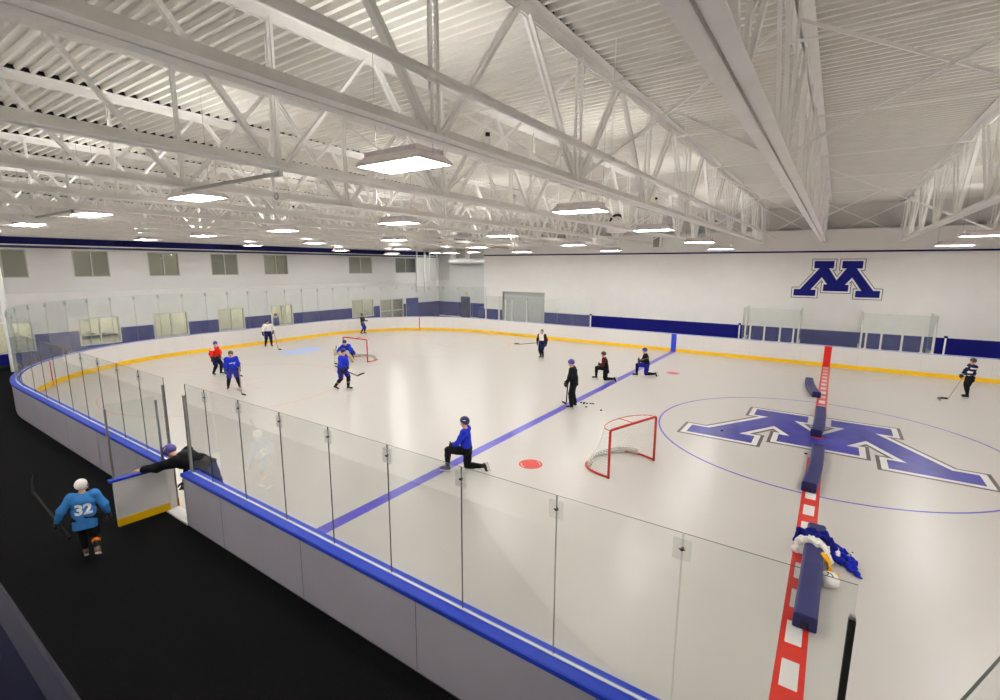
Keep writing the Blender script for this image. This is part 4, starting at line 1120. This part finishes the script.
def stand(P=(0,0,1.01), lean=.2, HF=(0,1,-.15), spread=.2, wl=(-.1,.38,.95), wr=(.28,.25,.8), fl=0., fr=0., Rt=(1,0,0)):
    J = base_pose(P=P, U=(0,lean,1), HU=(0,lean*.5,1), HF=HF, Rt=Rt)
    return limbs(J, (-spread, -.03+fl, .15), (spread, -.03+fr, .15), wl, wr)
def wall_face(p, ang): return ang

# 1 kid with number 32 in the corridor
kl, kh_, ks = (-10.41, -14.66), 74, .80
J = base_pose(P=(0,.0,.93), U=(.03,.10,1), HU=(.0,.10,1), HF=(.7,1,-.2))
limbs(J, (-.06,.06,.15), (.15,-.34,.30), (-.46,.06,.90), (.40,.08,.86), kh=((0,1,0),(0,1,0)), fd=((-.1,1,0),(.1,.8,-.5)), fu=((0,0,1),(0,.5,.8)), eh=((-.6,-.8,-.1),(.7,-.8,-.1)))
kid, kb, kj = person('child in a light blue jersey numbered 32 with white helmet, walking in the corridor', kl, kh_, ks, J,
    dict(jersey=LBLUE, pants=BLK, socks=BLK, socksR=[BLK, ORANGE], helmet=HW, gloves=GLK, skates=mat('shoe_brown_white', (120, 92, 80), .6), shoe=True, det=.014, bdet=.012, jr=1.08, hem=.24, cage=True))
wc = J['P']+J['U']*.20
decal_text('32', .30*ks, kj, kj, wc*ks, J['F'], J['R'], J['U'], mat('number_white', (236, 238, 242), .7), s=ks)
hw = toworld(kl, kh_, ks, J['wrL'])
stick('black hockey stick carried by the child with number 32', hw+np.array([.34,.06,-.20]), hw+np.array([-.80,-.08,.36]), (-.30,.08,.85), s=1.15, up=(-.6,-.2,-.3))

# 2 person leaning out over the open gate
gl_ = (-10.1, -12.58); gh = 128
def tl(p): # world offset -> local of the leaning person
    a = math.radians(-gh); x, y = p[0]-gl_[0], p[1]-gl_[1]; return np.array([x*math.cos(a)-y*math.sin(a), x*math.sin(a)+y*math.cos(a), p[2]])/1.06
neck = tl((-10.68, -13.10, 1.33)); hip = tl((-10.20, -12.74, 1.06)); Uv = neck-hip
J = base_pose(P=hip, U=Uv, Rt=(1,0,.15), HU=unit(tl((-10.93,-13.20,1.48))-neck), HF=(0,.6,-.8))
limbs(J, (-.16,-.05,.15), (.18,-.12,.15), (0,0,0), (0,0,0))
J['shL'] = J['shL']; hp = tl((-11.03, -13.78, 1.075))
d = hp-J['shL']; 
J['wrL'] = J['shL']+d*min(1, .56/np.linalg.norm(d)); J['elL'] = ik(J['shL'], J['wrL'], .30, .27, (-1,0,-.3))
J['hdL'] = unit(np.array([0,0,0])+(hp-J['shL'])*np.array([1,1,.3])); J['hbL'] = np.array([0,0,1.]); J['hsL'] = -np.cross(J['hdL'], J['hbL'])
J['wrR'] = tl((-10.44, -13.02, .78)); J['elR'] = ik(J['shR'], J['wrR'], .30, .27, (1,0,.3)); J['curl'] = .5
LEAN = J
person('person in a black top and blue pants leaning out to grab the open gate', gl_, gh, 1.06, J,
    dict(jersey=BLK, pants=C('pants_blue_grey', (52, 62, 112)), helmet=HP, gloves=GLK, bare='L', socks=BLK, det=.014, bdet=.009, jr=1.12, hem=.10, hmark=M_SIGNW))

# 3 red jersey
J = stand(P=(0,0,.96), lean=.14, HF=(.5,.9,-.2), wl=(.02,.36,1.0), wr=(.42,.30,.84), spread=.17, fl=.12)
rl, rh, rs = (-23.53, -6.18), -78, .90
def twotone(C_, J): # second material on the shoulders
    return (((C_-J['P'])@J['U']) > .45).astype(int)
def stripe_arm(C_, J):
    a = np.abs((C_-J['P'])@J['R']); return (a > .24).astype(int)
person('player in a red jersey standing near the left faceoff circle', rl, rh, rs, J, dict(jersey=[RED, C('jersey_orange_white', (246, 190, 170))], jcol=lambda C_, J: ((((C_-J['P'])@J['U']) > .40) & (np.abs((C_-J['P'])@J['R']) > .13)).astype(int), pants=NAVYC, socks=[BLK], helmet=HB_, gloves=GLK))
a, b_ = toworld(rl, rh, rs, J['wrL']), toworld(rl, rh, rs, J['wrR'])
stick('hockey stick held by the player in red', a+[-.1,0,.1], (-22.45, -5.75, .03), (1,.3,0), M_STICKG)
# 4 royal blue jersey facing camera
bl, bh, bs = (-20.24, -7.09), -116+0, .90
J = stand(P=(0,0,.98), lean=.12, HF=(.2,1,-.1), spread=.22, wl=(.40,.22,.86), wr=(.30,.05,.88), Rt=(1,.1,0))
J = limbs(J, (-.24,.0,.15), (.22,-.03,.15), (-.29,.12,.90), (.29,.14,.86), eh=((-.5,-1,0),(.5,-1,0)))
_, _, jo = person('player in a royal blue jersey with white script facing the camera', bl, bh, bs, J, dict(jersey=ROYAL, pants=PURPLE, socks=BLK, helmet=HBR, gloves=GLB, det=.018))
q = J['P']+J['U']*.28
b = MB(); pts = [q-J['R']*-.12+J['U']*.0]
pth = [(.13,0),(.10,.035),(.085,-.02),(.06,.03),(.045,-.015),(.02,.025),(0,-.015),(-.03,.035),(-.04,-.02),(-.07,.02),(-.12,-.01),(.12,-.05)]
bv = BVHTree.FromPolygons([v.co for v in jo.data.vertices], [p.vertices[:] for p in jo.data.polygons])
P3 = []
for (x, z) in pth:
    o_ = Vector((q+J['R']*-x+J['U']*z+J['F']*.5)*bs); h = bv.ray_cast(o_, Vector(-J['F'])); P3.append(h[0]+Vector(J['F'])*.004 if h[0] else o_)
b.path(P3, .013, n=5).build('jersey_script', M_SIGNW, parent=jo)
a = toworld(bl, bh, bs, J['wrL'])
stick('hockey stick held by the player in the royal blue jersey with white script', a+[-.12,.05,.25], (-18.98, -7.42, .03), (.9,.1,0), M_STICKG)
# 5 white jersey
wl_, wh, ws = (-29.13, -.33), -112, .96
J = stand(P=(0,0,.98), lean=.12, HF=(0,1,-.15), spread=.17, wl=(.30,.2,.92), wr=(-.3,.2,.84)); J = limbs(J, (-.17,.05,.15), (.19,-.05,.15), (-.30,.14,.98), (.34,.16,.84))
person('player in a white jersey and dark pants standing by the far end boards', wl_, wh, ws, J, dict(jersey=[WHT, NAVYC], jcol=lambda C_, J: (((C_-J['P'])@J['U']) < .10).astype(int), pants=NAVYC, socks=NAVYC, helmet=HN, gloves=GLN))
a = toworld(wl_, wh, ws, J['wrL'])
stick('hockey stick of the player in white by the end boards', a+[-.15,.1,.25], (-27.62, -.62, .03), (.9,.2,0), M_STICKG)
# 6 dark green jersey, far corner
ql, qh, qs = (-29.07, 7.09), -60, .86
J = stand(P=(0,0,.98), lean=-.05, HF=(-.4,1,-.1), spread=.15, wl=(.2,.40,1.2), wr=(.3,.35,1.2)); J = limbs(J, (-.12,.08,.15), (.16,-.1,.15), (.25,.36,1.18), (.30,.42,1.22))
person('player in a dark green jersey and blue pants near the far corner', ql, qh, qs, J, dict(jersey=[GREENK, C('jersey_teal_grey', (110, 130, 120))], jcol=lambda C_, J: (((C_-J['P'])@J['U']) < .12).astype(int), pants=PURPLE, socks=PURPLE, helmet=HK, gloves=mat('glove_brown', (110, 66, 50), .6), pr=.9))
# 7 goalie, crouching
gl2, gh2, gs = (-20.98, -.62), 190, .95
J = base_pose(P=(0,-.12,.62), U=(0,.75,.9), HU=(0,.5,1), HF=(0,1,-.25))
limbs(J, (-.30,-.05,.15), (.30,-.05,.15), (-.42,.50,.62), (.42,.50,.62), kh=((-.5,1,0),(.5,1,0)))
gp, gb, gj = person('goalie in a blue jersey and tan leg pads crouching at the far goal', gl2, gh2, gs, J, dict(jersey=ROYAL, pants=NAVYC, socks=BLK, helmet=HN, cage=True, gloves=GLN, jr=1.12))
for n in 'LR':
    k_, a_ = J['kn'+n], J['an'+n]; d = unit(a_-k_); fw = unit(np.array([0,1,.25])-d*(np.array([0,1,.25])@d)); r_ = np.cross(d, fw)
    f = Field(); 
    for o_ in (-.07, 0, .07): f.cap(k_-d*.22+fw*.085+r_*o_, a_-d*.02+fw*.085+r_*o_, .062, .066, .03)
    f.cap(a_-d*.02+fw*.09-r_*.06, a_+fw*.20-r_*.04+d*.05, .07, .06, .04); mesh_obj('leg_pad', f.mesh(.018, .003, 20), TAN, gp, s=gs)
w = J['wrL']; f = Field().ell(w+np.array([0,.10,.03]), (.14,.06,.16), None).cap(w+np.array([-.06,.12,-.06]), w+np.array([.1,.14,.12]), .04); mesh_obj('catching_glove', f.mesh(.014), TAN, gp, s=gs)
w = J['wrR']; b = MB().box(tuple((w+[-.12,.10,-.18])*gs), tuple((w+[.10,.15,.20])*gs)); b.build('blocker', TAN, parent=gp, bevel=.02)
a = toworld(gl2, gh2, gs, J['wrR'])
stick('goalie stick resting on the ice before the far goal', a+[0,0,.35], (a[0]+.1, a[1]-.25, .03), (1,.1,0), mat('goalie_stick', (190,184,170), .5))
# 8 blue skater walking away
sl, sh_, ss = (-16.42, -4.58), -68, .97
J = base_pose(P=(0,0,.98), U=(.0,.20,1), HU=(0,.1,1), HF=(.7,.7,-.2), Rt=(.9,-.35,0)); limbs(J, (.0,.26,.15), (.02,-.34,.2), (.15,.44,.98), (.36,.22,.86), fd=((0,1,0),(.3,.8,-.35)), fu=((0,0,1),(0,.4,.9)))
J = base_pose(P=(0,0,.98), U=(.0,.16,1), HU=(0,.1,1), HF=(.3,1,-.2)); limbs(J, (-.10,.20,.15), (.08,-.30,.19), (.16,.40,.92), (.34,.22,.80), fd=((0,1,0),(.1,.9,-.3)), fu=((0,0,1),(0,.3,.9)))
person('player in a blue jersey skating in front of the far goal', sl, sh_, ss, J, dict(jersey=ROYAL2, pants=PURPLE, socks=[BLK, C('sock_band', (120,118,110))], helmet=HN, gloves=GLK, det=.018))
a, b_ = toworld(sl, sh_, ss, J['wrR']), toworld(sl, sh_, ss, J['wrL'])
stick('hockey stick of the blue player in front of the far goal', (a+b_)/2+[-.3,-.25,.12], (-16.15, -4.0, .52), (.5,.5,.35), M_STICKB)
# 9 far white jersey
fl_, fh, fs_ = (-13.23, 6.46), -60+180+60, .90
J = stand(P=(0,0,.98), lean=.1, HF=(0,1,-.1), spread=.09); J = limbs(J, (-.09,.03,.15), (.10,-.02,.15), (-.30,.05,.86), (.32,.08,.80))
person('player in a white vest over dark sleeves standing alone in mid ice', fl_, fh, fs_, J, dict(jersey=[WHT, NAVYC, C('sleeve_dark', (52, 40, 50))], jcol=lambda C_, J: np.where(np.abs((C_-J['P'])@J['R']) > .17, 2, np.where(((C_-J['P'])@J['U']) < .16, 1, 0)), pants=NAVYC, socks=BLK, helmet=mat('helmet_grey', (150, 140, 136), .4), gloves=GLB, jr=1.05))
a = toworld(fl_, fh, fs_, J['wrR'])
a = toworld(fl_, fh, fs_, J['wrL'])
a2 = toworld(fl_, fh, fs_, J['wrR']); aw = a2 if a2[0] < a[0] else a
stick('hockey stick pointing left from the lone player in mid ice', aw+[.25,.1,.06], aw+[-1.0,-.35,-.10], (-.9,-.3,0), M_STICKB)
# 10 coach
cl, ch, cs_ = (-7.45, -1.44), 108, .97
J = base_pose(P=(0,0,1.035), U=(0,.14,1), HU=(0,.2,1), HF=(0,1,-.35)); limbs(J, (-.15,.04,.15), (.15,-.04,.15), (-.24,.26,.92), (.18,.30,.88), eh=((-1,-.5,0),(1,-.5,0)))
person('coach in a black tracksuit and blue helmet standing on the blue line', cl, ch, cs_, J, dict(jersey=BLK, jacket=True, pants=BLK, slim=True, helmet=HP, gloves=GLK, skates=M_BLACK, jr=1.1, hem=.16, det=.017))
a = toworld(cl, ch, cs_, J['wrL'])
stick('hockey stick of the coach in black', a+[.05,.05,.3], (-7.85, -1.22, .03), (-.8,.4,0), M_STICKB)
# kneelers
def kneel(front='L', lean=.15, HF=(0,1,-.1), wl=(-.15,.4,.7), wr=(.1,.4,.7), fw=.45, back=.50):
    J = base_pose(P=(0,0,.60), U=(0,lean,1), HU=(0,lean*.6,1), HF=HF)
    if front == 'L': limbs(J, (-.16,fw,.15), (.12,-back,.12), wl, wr, kh=((0,.5,1),(0,1,-.7)), fd=((0,1,0),(.0,-.35,-1)), fu=((0,0,1),(0,1,-.35)))
    else: limbs(J, (-.12,-back,.12), (.16,fw,.15), wl, wr, kh=((0,1,-.7),(0,.5,1)), fd=((0,-.35,-1),(0,1,0)), fu=((0,1,-.35),(0,0,1)))
    n = 'R' if front == 'L' else 'L'
    q = .12 if n == 'R' else -.12
    J['kn'+n] = np.array([q, .02, .10]); J['an'+n] = np.array([q, -.40, .12])
    return J
J = kneel('L', .05, wl=(-.12,.34,.70), wr=(.12,.30,.66)); kl2 = (-7.2, -8.0)
person('kneeling player in a royal blue jersey and black pants near the glass', kl2, 112, .99, J, dict(jersey=ROYAL, pants=BLK, socks=BLK, helmet=HN, gloves=BLK, det=.015, bdet=.014, jr=.86, hem=.06, pr=.95, hmark=M_SIGNW))
J = kneel('R', .2, HF=(-.3,1,-.3), wl=(-.12,.30,.80), wr=(.28,.20,.75))
person('kneeling player in black and dark red, nearest the coach', (-8.2, 3.4), 112, .93, J, dict(jersey=[BLK, DKRED], jcol=stripe_arm, pants=BLK, socks=BLK, helmet=HBR, gloves=GLK))
J = kneel('L', .2, HF=(-.1,1,-.1), wl=(-.08,.36,.82), wr=(.12,.34,.72))
person('kneeling player in a dark jersey and blue pants close to the far boards', (-6.95, 5.3), 106, .95, J, dict(jersey=[BLK, C('jersey_greyband', (120, 116, 108))], jcol=lambda C_, J: ((((C_-J['P'])@J['U']) > .30) & (((C_-J['P'])@J['U']) < .34)).astype(int), pants=C('pants_royal', (36, 40, 150)), socks=BLK, helmet=HB_, gloves=GLK, hem=.04))
# 14 right player
pl, ph, ps = (4.73, 8.84), 105, .86
J = base_pose(P=(0,0,1.035), U=(0,-.04,1), HU=(0,.06,1), HF=(.1,1,-.25)); limbs(J, (-.10,.05,.15), (.11,-.04,.15), (-.12,.40,.98), (.12,.34,.92))
person('player in a navy jersey with white bands standing with a stick at the right', pl, ph, ps, J, dict(jersey=[NAVYC, WHT], jcol=lambda C_, J: (((((C_-J['P'])@J['U']) > -.04) & (((C_-J['P'])@J['U']) < .06)) | ((np.abs((C_-J['elL'])@J['U']) < .05) & (np.linalg.norm(C_-J['elL'], axis=1) < .11)) | ((((C_-J['P'])@J['U']) > .36) & (((C_-J['P'])@J['U']) < .42) & (np.abs((C_-J['P'])@J['R']) > .12))).astype(int), pants=BLK, socks=[BLK], helmet=HBR, gloves=GLK))
a = toworld(pl, ph, ps, (J['wrL']+J['wrR'])/2)
stick('long hockey stick held by the player at the right, blade at a puck', a+[.12,.1,.12], (4.05, 8.05, .03), (-1,-.05,0), M_STICKG)
# person beyond the end boards
J = stand(P=(0,0,.98), lean=.0, spread=.12); J = limbs(J, (-.12,0,.15), (.12,0,.15), (-.28,.05,.85), (.28,.05,.85))
person('bystander in dark clothes behind the end glass by a lower window', (-32.6, 2.35), -60, .95, J, dict(jersey=PURPLE, pants=BLK, slim=True, helmet=M_HAIR, hair=True, gloves=False, shoe=True, jr=.85, det=.025, bdet=.022))

# ------------------------------------------------------------------ jerseys on the nearest bumper
def cloth(name, label, cat, prims, m, res=.009, noise=.008, nf=26, seed=0, cap=None, loc=(0,0,0)):
    f = Field()
    for p in prims:
        if p[0] == 'e': f.ell(p[1], p[2], k=.03)
        else: f.cap(p[1], p[2], p[3], p[4], k=.03)
    f.post.append((np.array([0,0,-1.]), -.010)); f.folds = .02; f.ff = 15.
    o = mesh_obj(name, f.mesh(res, noise, nf, seed), m, None)
    tag(o, label, cat); return o
cloth('jersey', 'crumpled royal blue jersey draped over the nearest foam bumper', 'jersey', [('c',(-.10,-6.98,.24),(.30,-6.92,.27),.07,.06),('c',(.30,-6.95,.26),(.42,-7.12,.15),.07,.08),('c',(.38,-7.1,.10),(.34,-7.25,.06),.09,.07),('c',(-.10,-7.0,.22),(-.14,-7.02,.10),.05,.05),('c',(0,-7.08,.26),(.28,-7.1,.27),.05,.05)], C('cloth_dark_royal', (22, 28, 120)))
printed = cloth('jersey', 'crumpled blue jersey with white print lying on the ice beside the bumper', 'jersey', [('c',(.42,-6.88,.06),(.66,-6.98,.05),.07,.04),('c',(.42,-6.9,.06),(.46,-7.2,.05),.09,.07),('c',(.46,-7.2,.06),(.70,-7.2,.05),.07,.05),('c',(.70,-7.2,.05),(.72,-7.42,.04),.06,.05),('c',(.62,-7.4,.04),(.82,-7.66,.03),.05,.03),('c',(.46,-7.25,.05),(.64,-7.42,.05),.07,.05),('c',(.56,-7.05,.06),(.58,-7.12,.07),.03,.03)], [C('cloth_royal', (28, 40, 168)), WHT], seed=2)
cloth('jersey', 'crumpled white jersey draped over the nearest foam bumper', 'jersey', [('c',(-.10,-7.36,.25),(.10,-7.28,.27),.06,.06),('c',(.10,-7.3,.27),(.30,-7.45,.27),.07,.05),('c',(.30,-7.45,.24),(.38,-7.58,.10),.05,.06),('c',(-.11,-7.38,.2),(-.13,-7.42,.08),.045,.05),('c',(.0,-7.28,.25),(.24,-7.32,.27),.05,.05)], WHT, seed=4)
me = printed.data
for p in me.polygons:
    c = p.center
    if abs(c.x-.50) < .035 and -7.28 < c.y < -7.02 and c.z > .05: p.material_index = 1
cloth('pinnie', 'small yellow pinnie lying against the nearest foam bumper', 'pinnie', [('c',(.26,-7.66,.26),(.36,-7.72,.16),.035,.035),('c',(.40,-7.80,.06),(.50,-7.86,.03),.04,.035),('c',(.38,-7.74,.13),(.41,-7.8,.07),.03,.03)], C('cloth_yellow', (240, 176, 30)), seed=5, noise=.008)
# white goalie style helmet / round white bag
f = Field(); f.ell((.40, -8.12, .085), (.13, .17, .09), None, .03); f.cap((.33,-7.98,.06), (.44,-7.96,.08), .07, .06); f.cap((.34,-8.22,.05),(.46,-8.2,.06),.05,.05)
f.post.append((np.array([0,0,-1.]), -.008))
o = mesh_obj('helmet', f.mesh(.012, .003, 20), M_WHITE, None); tag(o, 'white helmet lying on the ice beside the nearest foam bumper', 'helmet')
b = MB(); b.path([(.345+.02*math.sin(t*3), -8.16+.12*t, .16+.015*math.sin(PI*t)) for t in np.linspace(0, 1, 8)], .008, n=6); b.path([(.36, -8.05, .165), (.40,-8.10,.182), (.43,-8.17,.178)], .007, n=6); b.build('strap', M_STICKB, parent=o)

# ------------------------------------------------------------------ world and view
w = bpy.data.worlds.new('world'); SC.world = w; w.use_nodes = True
w.node_tree.nodes['Background'].inputs[0].default_value = (.5,.55,.6,1); w.node_tree.nodes['Background'].inputs[1].default_value = .05
SC.view_settings.view_transform = 'Standard'; SC.view_settings.look = 'None'; SC.view_settings.gamma = 1; SC.view_settings.use_curve_mapping = False
SC.view_settings.exposure = .56
cy_ = SC.cycles
cy_.use_denoising = True; cy_.max_bounces = 8; cy_.diffuse_bounces = 5; cy_.glossy_bounces = 3; cy_.transparent_max_bounces = 40; cy_.sample_clamp_indirect = 6; cy_.caustics_reflective = False; cy_.caustics_refractive = False
